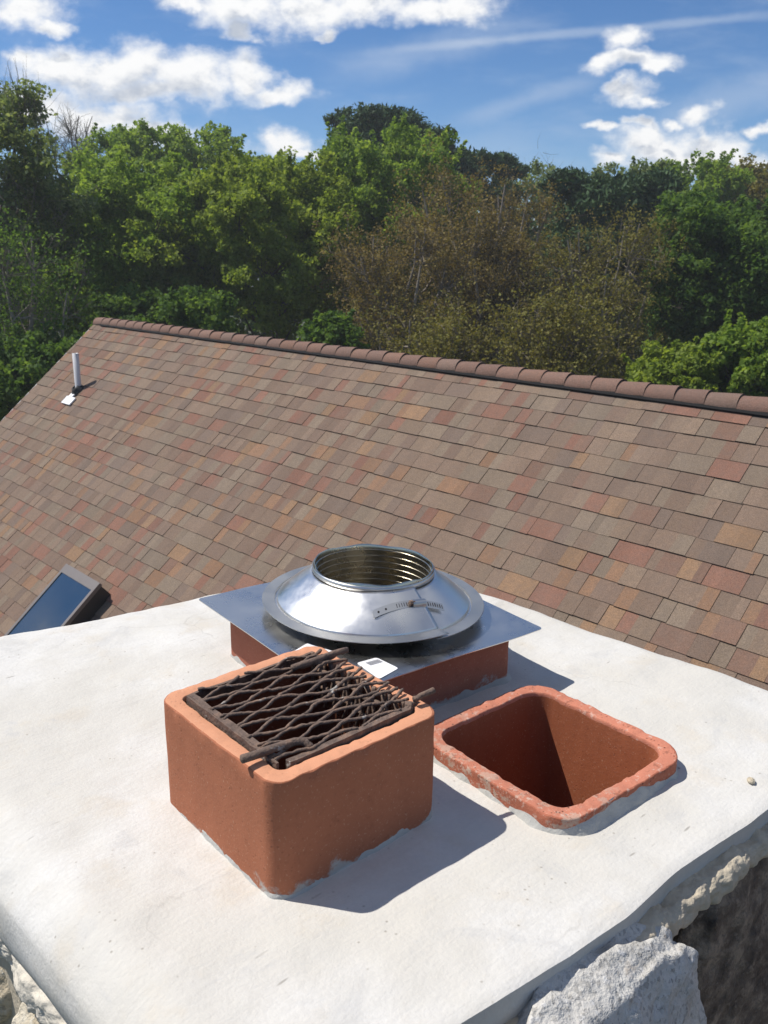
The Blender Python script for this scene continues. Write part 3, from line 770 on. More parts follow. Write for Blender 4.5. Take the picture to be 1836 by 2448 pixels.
# ------------------------------------------------------------------ rusty grate on the front tile
gr = tag(empty('flue_grate', (FA[0][0], FA[0][1], -.662)), 'rusty brown expanded metal grate resting inside the front clay tile', 'grate')
gr.rotation_euler = (0, 0, FA[1])
GX, GY = .1235, .1315
rg = np.random.RandomState(4)
mb = MB(); SW, LW = .0172, .086; GROT = -.01
def rough_tube(pts, r, sides=7, nz=.10):
    pts = np.asarray(pts, float); n = len(pts)
    pts = pts+rg.normal(0, .0005, pts.shape); mb.tube(pts, r*(1+rg.normal(0, nz, n)), sides)
ca, sa = cos(GROT), sin(GROT)
for row in range(-9, 10):
    pts = []
    nstep = 60
    for i in range(nstep+1):
        x = -.17+.34*i/nstep
        ph = x/LW*2*pi*1.0
        tri = (2/pi)*math.asin(max(-1, min(1, math.sin(ph))))*.75+math.sin(ph)*.25
        y = row*SW+(SW/2-.0012)*tri*(1 if row % 2 == 0 else -1)
        z = .0018*math.cos(ph*1.0+row)
        X, Yy = x*ca-y*sa, x*sa+y*ca
        pts.append((X, Yy, z))
    run = []
    ext = GX+.012+(.016*rg.rand())
    for p in pts+[(9, 9, 9)]:
        if -GX+.002 < p[0] < ext and -GY+.004 < p[1] < GY-.004: run.append(p)
        else:
            if len(run) > 3: rough_tube(run, .0028)
            run = []
mb.build('mesh_panel', M_RUST, gr)
# bent-down skirt on the uphill side
mb = MB()
for i in range(16):
    y = -GY+.008+i*(2*GY-.016)/15
    rough_tube([(GX-.002+rg.uniform(-.004, .004), y, -.002), (GX+.001, y+.006*(1 if i % 2 else -1), -.03), (GX-.004, y-.004, -.058), (GX-.008, y+.005, -.085)], .0040, 6)
for zz in (-.028, -.058):
    rough_tube([(GX-.003, yy, zz+.003*sin(yy*90)) for yy in np.linspace(-GY+.01, GY-.01, 22)], .0036, 6)
mb.build('bent_skirt', M_RUST, gr)
mb = MB()
def bar(p0, p1, wd, ht, n=12):
    p0, p1 = np.array(p0), np.array(p1); d = p1-p0; L = np.linalg.norm(d); d = d/L; s_ = np.array([-d[1], d[0], 0])
    rings = []
    for k in range(n+1):
        c_ = p0+d*L*k/n+rg.normal(0, .0006, 3)
        rings.append([c_+s_*a*wd/2+np.array([0, 0, b_*ht/2]) for a, b_ in ((-1, -1), (1, -1), (1, 1), (-1, 1))])
    V, F = loft(rings, True, True, True); mb.add(V, F)
bar((-GX, -GY+.006, -.012), (-GX, GY-.01, -.012), .004, .026)
bar((-GX+.006, -GY+.02, -.001), (-GX+.006, GY-.012, -.001), .010, .004)
bar((-GX+.015, -GY+.001, -.010), (GX-.01, -GY+.002, -.008), .010, .020)
bar((GX-.012, -GY+.002, -.008), (GX+.002, -GY+.014, -.006), .010, .018)
bar((-GX+.004, GY-.004, -.012), (GX, GY-.004, -.012), .005, .020)
mb.build('frame', M_RUST, gr, False)
W2L = lambda p: np.r_[flue_local(np.array(p[:2]), FA), p[2]+.662]
r1a, r1b = W2L((.578, .884, -.653)), W2L((.910, .843, -.650))
mid1 = W2L((.66, .874, -.655)); mid2 = W2L((.87, .848, -.655))
mb = MB(); rough_tube([r1a+(mid1-r1a)*q for q in np.linspace(0, 1, 6)]+[mid1+np.array([.012, -.003, -.002]), mid1+np.array([.017, -.012, -.008]), mid1+np.array([.017, -.017, -.018])], .0062, 9, .04); mb.build('rod', M_RUST, gr)
mb = MB(); rough_tube([mid2+(r1b-mid2)*q for q in np.linspace(0, 1, 7)], .0046, 9, .03); mb.build('rod', M_RUST, gr)
r2b = W2L((.907, 1.048, -.653)); r2a = W2L((.80, 1.062, -.657))
mb = MB(); rough_tube([r2a+(r2b-r2a)*q for q in np.linspace(0, 1, 9)], .0055, 9, .03); mb.build('rod', M_RUST, gr)
# ------------------------------------------------------------------ stainless flue cap
cap = tag(empty('flue_top_plate', (FB[0][0], FB[0][1], -.726)), 'stainless steel top plate with domed collar on the rear flue tile', 'flue plate')
# tilt a little towards the right corner
nx, ny = .022, -.027
cap.matrix_world = Matrix.Translation((FB[0][0], FB[0][1], -.726)) @ Vector((nx, ny, 1)).normalized().to_track_quat('Z', 'Y').to_matrix().to_4x4() @ Matrix.Rotation(0, 4, 'Z')
_q = Vector((nx, ny, 1)).normalized().rotation_difference(Vector((0, 0, 1))).inverted()
cap.matrix_world = Matrix.Translation((FB[0][0], FB[0][1], -.726)) @ _q.to_matrix().to_4x4() @ Matrix.Rotation(FB[1], 4, 'Z')
bpy.context.view_layer.update()
CM = np.array(cap.matrix_world.inverted())
def w2c(p): return (CM @ np.r_[np.array(p), 1])[:3]
pl_o = rrect(.522, .522, .010, 24, 6); hole = np.array([(.14*cos(a), .14*sin(a)) for a in np.arctan2(pl_o[:, 1], pl_o[:, 0])])
def bend(p): return .0025*fbm(np.c_[p*5, np.zeros(len(p))], 2, 5)
rings = [np.c_[hole, bend(hole)-.0016], np.c_[pl_o, bend(pl_o)-.0016], np.c_[pl_o, bend(pl_o)]]
for q in np.linspace(.1, 1, 10): p_ = pl_o*(1-q)+hole*q; rings.append(np.c_[p_, bend(p_)])
V, F = loft(rings); base_plate = obj('base_plate', V, F, M_SSPLATE, cap); base_plate.data.set_sharp_from_angle(angle=radians(30))
# the domed storm collar: one sheet wrapped with an overlapping seam
cc = w2c((1.187, 1.284, -.705)); cc2 = w2c((1.182, 1.279, -.634))
seam_pt = w2c((1.1475, 1.078, -.705)); th0 = math.atan2(seam_pt[1]-cc[1], seam_pt[0]-cc[0])
prof = [(.236, .0240), (.2352, .0252), (.222, .0254), (.210, .0256), (.2088, .0215), (.2058, .0215), (.2035, .0275), (.196, .0345), (.185, .0445), (.172, .0555), (.158, .0665), (.145, .0765), (.134, .0845), (.128, .0885)]
nth = 128; rings = []
for k in range(nth+1):
    th = th0+(2*pi+.10)*k/nth
    lift = .0085*max(0, (k/nth-.80)/.20)**1.3
    row = []
    for r_, z in prof:
        rr = r_+lift*.5
        if r_ > .209 and k > nth*.96: rr -= 0
        ctr = cc[:2]+(cc2[:2]-cc[:2])*min(1, max(0, (z-.0235)/.065))
        row.append((ctr[0]+rr*cos(th), ctr[1]+rr*sin(th), z+lift))
    rings.append(row)
V, F = loft(rings, closed=False)
M2 = M_SS
dome = obj('dome', V, F, M_SS, cap)
dome.data.materials.append(M_SSFLANGE); mi = np.zeros((nth, len(prof)-1), np.int32); mi[:, :4] = 1; dome.data.polygons.foreach_set('material_index', mi.ravel())
dome.data.set_sharp_from_angle(angle=radians(24))
sm_ = dome.modifiers.new('thickness', 'SOLIDIFY'); sm_.thickness = .0012; sm_.offset = 1
# flange ring is its own piece of sheet under the dome edge
# liner pipe with rolled corrugations, ragged cut rim
rgc = np.random.RandomState(9)
nth = 120; prof = []
z = .020
RL = .1235
step = .0140
rimz = .1035
jag = np.array([.0012*sin(7*a)+.0010*vnoise(np.array([cos(a)*4, sin(a)*4, 0]))*2 for a in np.linspace(0, 2*pi, nth, endpoint=False)])
th_l = math.atan2(w2c(at(757, 1372, -.63))[1]-cc2[1], w2c(at(757, 1372, -.63))[0]-cc2[0])
for i, a in enumerate(np.linspace(0, 2*pi, nth, endpoint=False)):
    d_ = (a-th_l+pi) % (2*pi)-pi
    if 0 < d_ < 1.1: jag[i] -= .006*(1-d_/1.1)
    if -.06 < d_ <= 0: jag[i] -= .003
rings = []
def pring(r, z, j=0): return [(cc2[0]+r*cos(a), cc2[1]+r*sin(a), z+j*jag[i]) for i, a in enumerate(np.linspace(0, 2*pi, nth, endpoint=False))]
rings += [pring(RL+.0030, .078), pring(RL+.0030, rimz-.0012, 1), pring(RL+.0022, rimz, 1), pring(RL+.0002, rimz, 1), pring(RL-.0006, rimz-.0015, 1)]
zz = rimz-.010
while zz > -.42:
    rings += [pring(RL-.0008, zz), pring(RL-.0022, zz-.0008), pring(RL-.0022, zz-.0018), pring(RL-.0006, zz-.0026)]
    zz -= step
V, F = loft(rings); lp_ = obj('liner_pipe', V, F, M_LINER, cap); lp_.data.set_sharp_from_angle(angle=radians(35))
# clamp band round the collar, its loose tail and screw housing
mb = MB()
clamp_r = RL+.0042
rings = []
for k in range(97):
    a = 2*pi*k/96
    rings.append([(cc2[0]+r*cos(a), cc2[1]+r*sin(a), z) for r, z in ((clamp_r, .0895), (clamp_r+.001, .0895), (clamp_r+.001, .1000), (clamp_r, .1000))])
BV, BF = loft(rings)
def on_dome(p, lift):
    """height of the dome surface under a plan point (cap space)"""
    pr = [(.236, .0250), (.2085, .0258), (.203, .028), (.196, .0345), (.185, .0445), (.172, .0555), (.158, .0665), (.145, .0765), (.134, .0845), (.127, .0895)]
    z = .06
    for _ in range(4):
        ctr = cc[:2]+(cc2[:2]-cc[:2])*min(1, max(0, (z-.0235)/.065)); r_ = np.linalg.norm(np.array(p[:2])-ctr)
        z = float(np.interp(r_, [a for a, _ in pr][::-1], [b_ for _, b_ in pr][::-1]))
    return z+lift
band = MB()
pa = w2c(at(890, 1499, -.692)); pb2 = w2c(at(1062, 1426, -.652))
hz = w2c(at(1008, 1432, -.645))
n_ = 40; rows = []
for k in range(n_+1):
    q = k/n_; p = pa+(pb2-pa)*q
    za = on_dome(p, .0085); zb = za
    p = np.array([p[0], p[1], max(za, pa[2]*(1-q)+pb2[2]*q if False else za)])
    rows.append(p)
rows = np.array(rows)
# straighten: a sheet strip bridges hollows of the surface
zl = np.linspace(rows[0, 2], rows[-1, 2], n_+1); rows[:, 2] = np.maximum(rows[:, 2], zl*.5+rows[:, 2]*.5)
dirn = (rows[-1]-rows[0]); dirn /= np.linalg.norm(dirn)
ctrp = np.array([cc[0], cc[1], -.12])
V = []; F = []
slots = []
for k in range(n_+1):
    nr = rows[k]-ctrp; nr = nr-dirn*(nr@dirn); nr /= np.linalg.norm(nr); wv_ = np.cross(nr, dirn)
    wv_ = wv_/np.linalg.norm(wv_)
    for sgn, h in ((-1, 0), (1, 0), (1, .0009), (-1, .0009)): V.append(rows[k]+wv_*sgn*.0080*(.75 if k == 0 else 1)+nr*h)
    slots.append((rows[k], wv_, nr))
for k in range(n_):
    for a, b_ in ((0, 1), (1, 2), (2, 3), (3, 0)): F.append((k*4+a, k*4+b_, (k+1)*4+b_, (k+1)*4+a))
F += [(3, 2, 1, 0), (n_*4, n_*4+1, n_*4+2, n_*4+3)]
strap = obj('hose_clamp', V, F, M_CLAMP, cap, False)
obj('band', BV, BF, M_CLAMP, strap)
mbs = MB()
for k in np.linspace(13, 39, 20):
    i = int(k); r_, w_, n2_ = slots[i]; r_ = r_+dirn*(k-i)*np.linalg.norm(rows[1]-rows[0])
    R_ = np.stack([dirn, w_, n2_], 1); mbs.box(r_+n2_*.0010, (.0012, .0080, .0006), R_)
for k in (3, 7):
    r_, w_, n2_ = slots[k]
    mbs.tube([r_+n2_*.0007, r_+n2_*.0016], .0022, 10)
mbs.build('slot', M_CURB, strap, False)
hk = int(np.argmin(np.linalg.norm(rows-hz, axis=1))); r_, w_, n2_ = slots[hk]; R_ = np.stack([dirn, w_, n2_], 1)
mbs = MB()
V2, F2 = loft([[r_+R_@np.array([x, .0085*cos(a), .002+.0085*sin(a)]) for a in np.linspace(-.25, pi+.25, 12)] for x in np.linspace(-.014, .014, 5)], True, True, True); mbs.add(V2, F2)
mbs.box(r_+n2_*.001, (.032, .0155, .002), R_)
housing = mbs.build('screw_housing', M_CLAMP, strap, False)
mbs = MB(); p0 = r_-dirn*.020+n2_*.0055
mbs.tube([p0+dirn*.01, p0, p0-dirn*.0005], [.0058, .0058, .004], 6); mbs.build('screw_head', M_RUST, strap, False)
# stickers on the plate
def sticker(c4, mat, lift=.0012, name='sticker', r=.006):
    a, b_, c_, d_ = [w2c(p) for p in c4]
    o_ = []
    crn = [a, b_, c_, d_]
    for i in range(4):
        p, pr, nx_ = crn[i], crn[i-1], crn[(i+1) % 4]
        u1 = (pr-p)/np.linalg.norm(pr-p); u2 = (nx_-p)/np.linalg.norm(nx_-p)
        for q in np.linspace(0, 1, 5): o_.append(p+u1*r*(1-q)**2+u2*r*q**2)
    lo = [np.array([p[0], p[1], bend(np.array([p[:2]]))[0]+lift*.3]) for p in o_]; hi = [p+np.array([0, 0, lift]) for p in lo]
    V, F = loft([lo, hi], True, False, True); return obj(name, V, F, mat, cap, False)
s1_ = sticker([at(852, 1590, -.728), at(906, 1617+9, -.728), at(953, 1599, -.728), at(900, 1576, -.728)], M_LABEL)
s2_ = sticker([at(690, 1568, -.724), at(765, 1578, -.724), at(800, 1560, -.724), at(735, 1541, -.724)], M_LABEL)
mbs = MB()
A_, B_, C_, D_ = [w2c(p) for p in (at(873, 1588, -.727), at(886, 1594, -.727), at(916, 1585, -.727), at(903, 1579, -.727))]
for k in range(16):
    q0 = k/16; q1 = q0+.6/16 if k % 3 else q0+.85/16
    P4 = [A_+(D_-A_)*q0, B_+(C_-B_)*q0, B_+(C_-B_)*q1, A_+(D_-A_)*q1]
    zt = bend(np.array([A_[:2]]))[0]+.0022
    mbs.add([(p[0], p[1], zt) for p in P4], [(0, 1, 2, 3)])
bc = mbs.build('barcode', M_PRINT, s1_, False)

# small pebble on the wash
V = []; rings = []
for j in range(9):
    ph = pi*j/8; rr = sin(ph)+1e-3
    rings.append([(.013*rr*cos(a)*(1+.25*vnoise(np.array([cos(a)*2, sin(a)*2, j*.5]))), .009*rr*sin(a)*(1+.25*vnoise(np.array([cos(a)*2, sin(a)*2, j*.5+9]))), .009*cos(ph)) for a in np.linspace(0, 2*pi, 14, endpoint=False)])
rings = [[(x*.75, y*.75, z*.55) for x, y, z in r_] for r_ in rings]
V, F = loft(rings, True, True, True); pe = obj('pebble', V, F, M_ST_TAN); pe.location = (1.347, .5126, CZ+.003); pe.rotation_euler = (.2, .1, .6)
tag(pe, 'small tan pebble lying on the white cement at right', 'pebble')

# ------------------------------------------------------------------ trees
def leaves(cent, rad, per, size, rs_, up=.35, aspect=1.5, squash=.8):
    n = len(cent)*per
    c_ = np.repeat(cent, per, 0); r_ = np.repeat(rad, per)
    d = rs_.normal(size=(n, 3)); d /= np.linalg.norm(d, axis=1)[:, None]
    p = c_+d*(r_*(rs_.rand(n)**.5))[:, None]*np.array([1, 1, squash])
    nr = rs_.normal(size=(n, 3))+np.array([0, 0, up*2])+d*.5; nr /= np.linalg.norm(nr, axis=1)[:, None]
    a = rs_.normal(size=(n, 3)); u = np.cross(nr, a); u /= np.linalg.norm(u, axis=1)[:, None]+1e-9; v = np.cross(nr, u)
    s_ = size*(.6+.8*rs_.rand(n)); L = (s_*aspect/2)[:, None]; Wd = (s_/2)[:, None]
    bendv = nr*(s_*.12)[:, None]
    Q = np.stack([p-u*L-bendv, p+v*Wd, p+u*L-bendv, p-v*Wd], 1)
    return Q.reshape(-1, 3)
def branch_pts(a, b_, rs_, n=6, sag=.08, wob=.06):
    a, b_ = np.asarray(a, float), np.asarray(b_, float); L = np.linalg.norm(b_-a)
    q = np.linspace(0, 1, n)[:, None]; p = a+(b_-a)*q
    p[1:-1] += rs_.normal(0, wob*L/3, (n-2, 3)); p[:, 2] += sag*L*np.sin(q[:, 0]*pi)*.5
    return p
def tree(name, label, cat, px, dist, top, width, bottom, leafmat_, bark, seed, lobes=16, clumps=22, per=40, size=.12, crad=.55, group='trees behind the house', twigs=0, pine=False, depth=None, trunkr=None, twigmat=None):
    rs_ = np.random.RandomState(seed)
    size = size*(.52 if not pine else .7); per = int(per*1.4)
    xy = spot(px, dist); zt = height(px, top, dist); zb = height(px, bottom, dist); wd = width/F_PX*dist*1.04
    hgt = zt-zb; cz = (zt+zb)/2; rx = wd/2; ry = (depth or wd)/2
    rv = np.array([_r0[0], _r0[1]]); fv = np.array([_f0[0], _f0[1]])
    root = tag(empty(name, (xy[0], xy[1], GZ)), label, cat, group)
    cen_ = []; rads = []; mbk = MB()
    tr = trunkr or max(.10, hgt*.020)
    top_p = np.array([0, 0, zt-GZ-hgt*.38])
    tp = branch_pts((0, 0, -.2), top_p, rs_, 9, 0, .03); mbk.tube(tp, np.linspace(tr, tr*.25, 9), 8)
    lob = []
    for i in range(lobes):
        if pine:
            f = rs_.rand(); zz = zb+hgt*(.10+.84*f); rr = (1-f*.40)*(.45+.55*rs_.rand()); an = rs_.rand()*2*pi
            lx, ly = rx*rr*cos(an), ry*rr*sin(an); lr = rx*(.20+.14*rs_.rand())
        else:
            ph = i*2.399963+rs_.rand()*.6
            zc = 1-2*((i+.5)/lobes)*.88; rr = sqrt(max(0, 1-zc*zc*.90)); k_ = .50+.42*rs_.rand()
            lr = min(rx, hgt/2)*(.20+.20*rs_.rand())
            lx, ly, zz = rx*rr*k_*cos(ph), ry*rr*k_*sin(ph), cz+hgt/2*zc*(.62+.28*rs_.rand())
            zz = min(zz, zt-lr*.9)
        p2 = rv*lx+fv*ly; lp = np.array([p2[0], p2[1], zz-GZ]); lob.append((lp, lr))
        zs = max(.35, min(.92, (lp[2]-np.linalg.norm(p2)*.55)/(top_p[2]+.01)))
        st_ = tp[min(8, int(zs*8))]
        bp = branch_pts(st_, lp, rs_, 6, .12, .10); mbk.tube(bp, np.linspace(tr*.40, tr*.06, 6), 5, False)
        if pine:
            dd = rs_.normal(size=(clumps, 3)); dd /= np.linalg.norm(dd, axis=1)[:, None]
            q = lp+dd*(lr*(.45+.65*rs_.rand(clumps)**.6))[:, None]*np.array([1, 1, .45])
            cen_.append(q); rads.append(crad*(.55+.75*rs_.rand(clumps)))
            continue
        # boughs of each limb, sprays of each bough
        nb = max(5, int(clumps*.34))
        for b_ in range(nb):
            d = rs_.normal(size=3); d[2] = d[2]*.8+.15; d /= np.linalg.norm(d)
            bc_ = lp+d*lr*(.55+.55*rs_.rand()); br_ = crad*(.42+.55*rs_.rand())
            mbk.tube(branch_pts(lp-np.array([0, 0, lr*.25]), bc_, rs_, 4, .05, .12), np.linspace(tr*.06, tr*.02, 4), 3, False)
            ns = 7
            dd = rs_.normal(size=(ns, 3)); dd[:, 2] = dd[:, 2]*.7+.25; dd /= np.linalg.norm(dd, axis=1)[:, None]
            q = bc_+dd*(br_*(.35+.75*rs_.rand(ns)))[:, None]
            cen_.append(q); rads.append(br_*(.30+.35*rs_.rand(ns)))
            # shoots reaching out of the crown
            if rs_.rand() < .55 and d[2] > -.1:
                L = br_*(.9+1.3*rs_.rand()); dr_ = d*.5+np.array([0, 0, .9])+rs_.normal(0, .25, 3); dr_ /= np.linalg.norm(dr_)
                k_ = np.linspace(.4, 1, 5)[:, None]; q = bc_+dr_*L*k_
                cen_.append(q); rads.append(np.linspace(.20, .08, 5)*crad*1.3)
    cen_ = np.concatenate(cen_); rads = np.concatenate(rads)
    kp = cen_[:, 2]+rads*.6 < zt-GZ+.25*rs_.rand(len(cen_)); cen_, rads = cen_[kp], rads[kp]
    if pine:
        Q = leaves(cen_, rads, int(per*1.5), size, rs_, .1, 3.0, .5); nl = len(Q)//4; ct = np.repeat(rs_.rand(len(cen_)), int(per*1.5))
    else:
        # sprays: leaf number follows the size of the spray
        out_ = []; cts = []
        cl_ = np.clip((rads/(crad*.32))**2, .25, 2.2)
        for lo, hi in ((0, .6), (.6, 1.2), (1.2, 9)):
            k_ = (cl_ >= lo) & (cl_ < hi)
            if k_.sum() == 0: continue
            n_ = max(6, int(per*.80*cl_[k_].mean()))
            out_.append(leaves(cen_[k_], rads[k_], n_, size, rs_, .35, 1.5, .8)); cts.append(np.repeat(rs_.rand(k_.sum()), n_))
        Q = np.concatenate(out_); ct = np.concatenate(cts); nl = len(Q)//4
    tint = np.clip(.5+(ct-.5)*.6+rs_.normal(0, .16, nl), 0, 1)
    mbk.build('trunk', bark, root)
    quads_mesh('crown', Q, leafmat_, root, tint)
    if twigs:
        V_ = []
        for i in range(twigs):
            lp, lr = lob[rs_.randint(len(lob))]
            a0 = lp+rs_.normal(0, lr*.55, 3); dr_ = np.r_[a0[:2]*.10, 1.0]+rs_.normal(0, .55, 3); dr_ /= np.linalg.norm(dr_)
            L = .25+.55*rs_.rand(); e = a0+dr_*L; sd_ = np.cross(dr_, rs_.normal(size=3)); sd_ /= np.linalg.norm(sd_); sd2 = np.cross(dr_, sd_); w_ = .003+.004*rs_.rand()
            m_ = (a0+e)/2+rs_.normal(0, .05, 3)
            for s2 in (sd_, sd2):
                V_ += [a0-s2*w_, a0+s2*w_, m_+s2*w_*.7, m_-s2*w_*.7, m_-s2*w_*.7, m_+s2*w_*.7, e+s2*w_*.25, e-s2*w_*.25]
        quads_mesh('twigs', np.array(V_), twigmat or M_TWIG, root)
    return root
def fan_tree(name, label, cat, px, dist, top, width, bottom, leafmat_, bark, seed, group, stems=8, n1=9, n2=8, buds=34, size=.055, brad=.17, second=None):
    """open-crowned tree: pale stems fan up from low forks, thin twigs carry sprays of buds"""
    rs_ = np.random.RandomState(seed)
    xy = spot(px, dist); zt = height(px, top, dist)-GZ; zb = height(px, bottom, dist)-GZ; rx = width/F_PX*dist*.52
    rv = np.array([_r0[0], _r0[1], 0]); fv = np.array([_f0[0], _f0[1], 0]); up = np.array([0, 0, 1.])
    root = tag(empty(name, (xy[0], xy[1], GZ)), label, cat, group)
    mb1 = MB(); V_ = []; cen_ = []; fork = max(.8, zb-1.0)
    def twig(a0, e, w_):
        dr_ = e-a0; L = np.linalg.norm(dr_); dr_ = dr_/L
        sd_ = np.cross(dr_, rs_.normal(size=3)); sd_ /= np.linalg.norm(sd_); sd2 = np.cross(dr_, sd_); m_ = (a0+e)/2+rs_.normal(0, .05*L, 3)
        for s2 in (sd_, sd2):
            V_.extend([a0-s2*w_, a0+s2*w_, m_+s2*w_*.75, m_-s2*w_*.75, m_-s2*w_*.75, m_+s2*w_*.75, e+s2*w_*.35, e-s2*w_*.35])
    r0 = .065+.014*(zt-fork)
    for i in range(stems):
        an = i*2.399963+rs_.rand(); rad_ = rx*(.15+.70*sqrt((i+.5)/stems)); hz = fork+(zt-fork)*(1-.42*((i+.5)/stems)**1.5)*(.92+.10*rs_.rand())
        tipp = rv*rad_*cos(an)+fv*rad_*sin(an)*.8+up*min(hz, zt-.15)
        base = rv*rs_.normal(0, .25)+fv*rs_.normal(0, .3)
        q = np.linspace(0, 1, 12)[:, None]; frk = base*.6+up*fork*(.7+.5*rs_.rand())
        p = (1-q)**2*base+2*q*(1-q)*frk+q**2*tipp; p[1:-1] += rs_.normal(0, .07, (10, 3))
        mb1.tube(p, np.linspace(r0, .012, 12), 6, False)
        for j in range(n1):
            k_ = rs_.randint(4, 11); a0 = p[k_]; L = (zt-fork)*(.12+.22*rs_.rand())*(1.25-k_/12)
            out = np.r_[a0[:2]/(np.linalg.norm(a0[:2])+.5), 0]
            d = up*.75+out*.45+rs_.normal(0, .50, 3); d /= np.linalg.norm(d); e = a0+d*L
            if e[2] > zt-.1: e[2] = zt-.1-.3*rs_.rand()
            bp = branch_pts(a0, e, rs_, 5, .05, .10); mb1.tube(bp, np.linspace(.024, .008, 5), 4, False)
            for l in range(n2):
                u = rs_.rand(); c0 = bp[0]+(bp[-1]-bp[0])*(.2+.8*u); d2 = up*.6+d*.5+rs_.normal(0, .65, 3); d2 /= np.linalg.norm(d2); L2 = .35+.75*rs_.rand()
                e2 = c0+d2*L2; twig(c0, e2, .009)
                for m_ in range(3):
                    d3 = d2+rs_.normal(0, .6, 3); d3 /= np.linalg.norm(d3); c1 = c0+d2*L2*(.35+.6*rs_.rand()); e3 = c1+d3*(.2+.3*rs_.rand()); twig(c1, e3, .005); cen_.append(e3)
                cen_.append(e2); cen_.append(c0+d2*L2*.6)
    cen_ = np.array(cen_); mb1.build('trunk', bark, root); quads_mesh('twigs', np.array(V_), M_TWIG, root)
    if buds:
        Q = leaves(cen_, brad*(.5+.8*rs_.rand(len(cen_))), buds, size, rs_, .3, 1.4, .9); nl = len(Q)//4
        quads_mesh('crown', Q, leafmat_, root, np.clip(.5+(np.repeat(rs_.rand(len(cen_)), buds)-.5)*.7+rs_.normal(0, .16, nl), 0, 1))
    return root
#    name, label, cat, px, dist, top, width, bottom
GRP = 'trees behind the house'
tree('broadleaf_tree', 'tall pale-leaved tree cut by the left edge of the photo', 'tree', 10, 19.5, 205, 330, 700, L_PALE, M_BARK, 1, 18, 20, 30, .105, .5, GRP, twigs=900)
fan_tree('bare_tree', 'leafless grey twiggy tree behind the pale tree at left', 'tree', 215, 35, 250, 190, 500, None, M_BARK, 2, GRP, 9, 10, 12, 0)
fan_tree('bare_tree', 'grey-brown half-bare tree low at the left edge below the pale tree', 'tree', 20, 16.5, 545, 330, 980, L_DARK, M_BARKP, 3, GRP, 8, 9, 8, 8, .04, .17)
tree('broadleaf_tree', 'green tree top behind the left round tree, nearest the bare grey tree', 'tree', 340, 31, 298, 290, 640, L_GREEN, M_BARK, 4, 18, 20, 34, .15, .7, GRP)
tree('broadleaf_tree', 'green tree top behind the main trees, left of the small cloud', 'tree', 500, 32, 300, 240, 640, L_GREEN, M_BARK, 5, 16, 20, 34, .15, .7, GRP)
tree('broadleaf_tree', 'broad bright green tree filling the left behind the ridge end', 'tree', 320, 22.5, 372, 480, 850, L_GREEN, M_BARK, 6, 26, 30, 46, .115, .55, GRP)
tree('broadleaf_tree', 'broad yellow-green tree left of centre behind the ridge', 'tree', 640, 21.5, 374, 480, 860, L_YGREEN, M_BARK, 7, 26, 30, 46, .115, .55, GRP)
tree('broadleaf_tree', 'thin light green tree top under the small cloud', 'tree', 640, 30, 364, 330, 640, L_YGREEN, M_BARK, 8, 16, 18, 26, .14, .6, GRP)
tree('broadleaf_tree', 'green tree at centre in front of the dark pine', 'tree', 900, 24.5, 300, 420, 820, L_GREEN, M_BARK, 9, 24, 30, 44, .12, .6, GRP)
tree('pine_tree', 'tallest dark pine standing above the centre green tree', 'pine', 950, 34, 266, 370, 560, L_PINE, M_BARKD, 10, 34, 16, 60, .10, .55, GRP, pine=True)
tree('pine_tree', 'small dark pine top right of the tallest pine', 'pine', 1145, 35, 345, 190, 560, L_PINE, M_BARKD, 11, 18, 14, 60, .10, .5, GRP, pine=True)
tree('broadleaf_tree', 'thin-topped green tree behind the russet tree at right of centre', 'tree', 1235, 36, 385, 290, 680, L_PALE, M_BARK, 12, 18, 16, 22, .15, .65, GRP, twigs=500)
fan_tree('budding_tree', 'large russet budding tree right of centre with pale trunks', 'tree', 1150, 20.5, 400, 470, 880, L_BROWN, M_BARKP, 13, GRP, 12, 11, 8, 15, .036, .20)
fan_tree('budding_tree', 'smaller russet tree beside the centre green tree, low in front', 'tree', 950, 18.5, 515, 290, 870, L_BROWN, M_BARKP, 14, GRP, 8, 10, 8, 13, .036, .18)
fan_tree('budding_tree', 'olive-brown budding tree in front of the dark evergreen', 'tree', 1455, 19.5, 505, 340, 880, L_OLIVE, M_BARKP, 15, GRP, 10, 10, 8, 14, .036, .19)
tree('pine_tree', 'dark broad evergreen behind the olive-brown tree', 'pine', 1440, 28, 402, 290, 760, L_PINE, M_BARKD, 16, 40, 18, 60, .10, .6, GRP, pine=True)
tree('broadleaf_tree', 'deep green leafy tree at the right edge of the photo', 'tree', 1750, 20.5, 470, 390, 900, L_DARK, M_BARK, 17, 26, 30, 46, .12, .55, GRP)
tree('broadleaf_tree', 'green tree top at right reaching into the low white cloud', 'tree', 1630, 33, 372, 230, 700, L_GREEN, M_BARK, 18, 18, 20, 34, .15, .6, GRP)
tree('broadleaf_tree', 'light green tree top directly behind the dark broad evergreen', 'tree', 1510, 34, 392, 240, 700, L_PALE, M_BARK, 19, 16, 18, 30, .15, .6, GRP)
fan_tree('budding_tree', 'tan budding tree top left of two far ones at the right edge', 'tree', 1735, 35, 398, 190, 640, L_OLIVE, M_BARK, 20, GRP, 8, 9, 8, 22, .09, .3)
fan_tree('budding_tree', 'tan budding tree top, the outermost at the right edge', 'tree', 1860, 34, 402, 200, 640, L_OLIVE, M_BARK, 21, GRP, 8, 9, 8, 22, .09, .3)
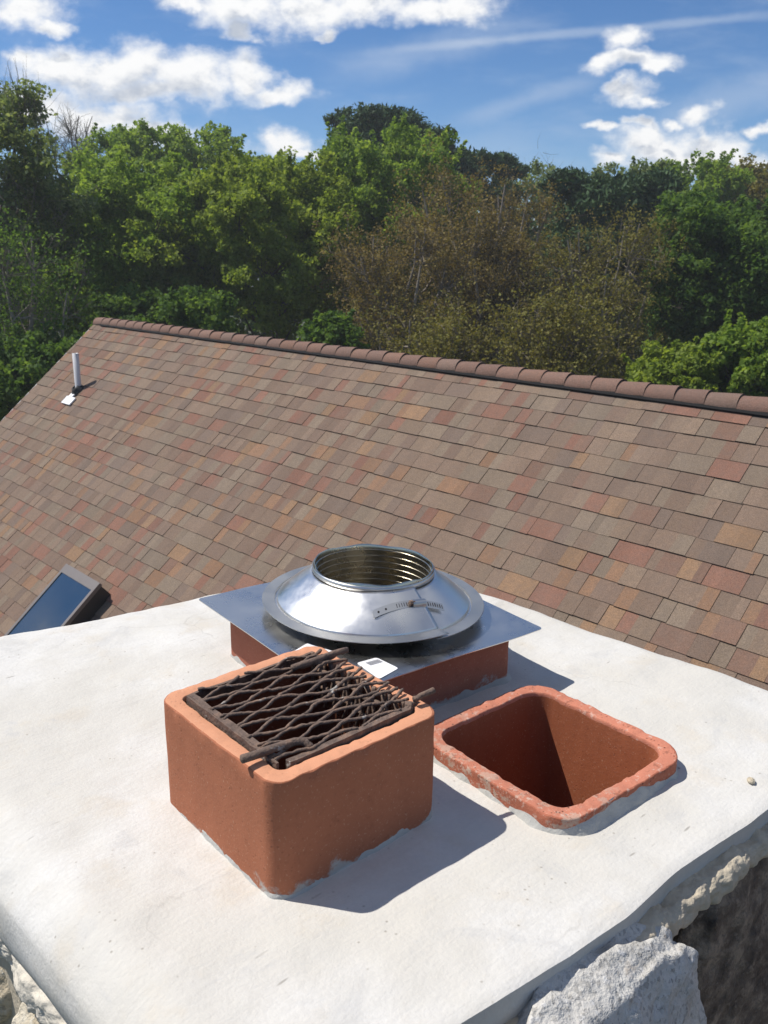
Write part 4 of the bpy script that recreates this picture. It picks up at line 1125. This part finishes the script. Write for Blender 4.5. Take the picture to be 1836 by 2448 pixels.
# lower young trees and shrubs just past the roof
G2 = 'young trees just past the roof'
tree('young_tree', 'bright green bush top peeking over the middle of the ridge', 'young tree', 790, 15.5, 765, 140, 900, L_DARK, M_BARK, 30, 12, 14, 36, .10, .35, G2)
tree('young_tree', 'bright green young tree above the right end of the ridge', 'young tree', 1805, 14.5, 770, 190, 1010, L_GREEN, M_BARK, 31, 14, 14, 36, .10, .35, G2)
tree('young_tree', 'yellow-green bush over the ridge left of the bright young tree', 'young tree', 1625, 14, 838, 190, 1000, L_YGREEN, M_BARK, 32, 12, 14, 32, .09, .35, G2)
fan_tree('young_tree', 'olive brush over the ridge below the russet tree', 'young tree', 1330, 15, 760, 330, 960, L_OLIVE, M_BARKP, 33, G2, 9, 8, 8, 15, .036, .17)
fan_tree('young_tree', 'yellowish brush over the ridge below the smaller russet tree', 'young tree', 1040, 15.5, 745, 260, 930, L_OLIVE, M_BARKP, 34, G2, 8, 8, 8, 15, .036, .17)
tree('young_tree', 'dark green bush outside the left rake of the roof', 'young tree', 90, 15, 800, 330, 1120, L_DARK, M_BARKD, 35, 16, 18, 36, .11, .45, G2)
tree('young_tree', 'dark green bush behind the left end of the ridge', 'young tree', 400, 17, 700, 330, 920, L_DARK, M_BARKD, 36, 16, 18, 36, .11, .45, G2)
# the wood behind: one mass
rs_ = np.random.RandomState(77); cs = []
for i in range(1500):
    a = rs_.uniform(-1.0, 1.0); d = rs_.uniform(38, 60); xy = _f0[:2]*cos(a)*d+_r0[:2]*sin(a)*d
    topz = .9+d*.028+1.3*vnoise(np.array([a*9, 0, d*.05])); cs.append((xy[0], xy[1], GZ+(topz-GZ)*rs_.rand()**.55))
cs = np.array(cs); Q = leaves(cs, 1.5*(.6+.7*rs_.rand(len(cs))), 110, .22, rs_)
tag(quads_mesh('woodland', Q, L_FAR, None, np.clip(np.repeat(rs_.rand(len(cs)), 110)*.7+.3*rs_.rand(len(cs)*110), 0, 1)), 'dense green wood filling in behind the trees', 'woodland', kind='stuff')

# ------------------------------------------------------------------ thin haze volume, added to lift the dark foliage
hm = bpy.data.materials.new('haze'); hm.use_nodes = True; t = NT(hm.node_tree); t.n.clear()
ho = t.node('ShaderNodeOutputMaterial'); pv = t.node('ShaderNodeVolumePrincipled'); t.l.new(pv.outputs[0], ho.inputs['Volume'])
pv.inputs['Color'].default_value = (.88, .92, .94, 1); pv.inputs['Density'].default_value = .0018; pv.inputs['Anisotropy'].default_value = .2
mb = MB(); mb.box((0, 0, (GZ-2.5+8.5)/2), (812, 812, 8.5-(GZ-2.5)))
tag(mb.build('haze', hm, None, False), kind='stuff')
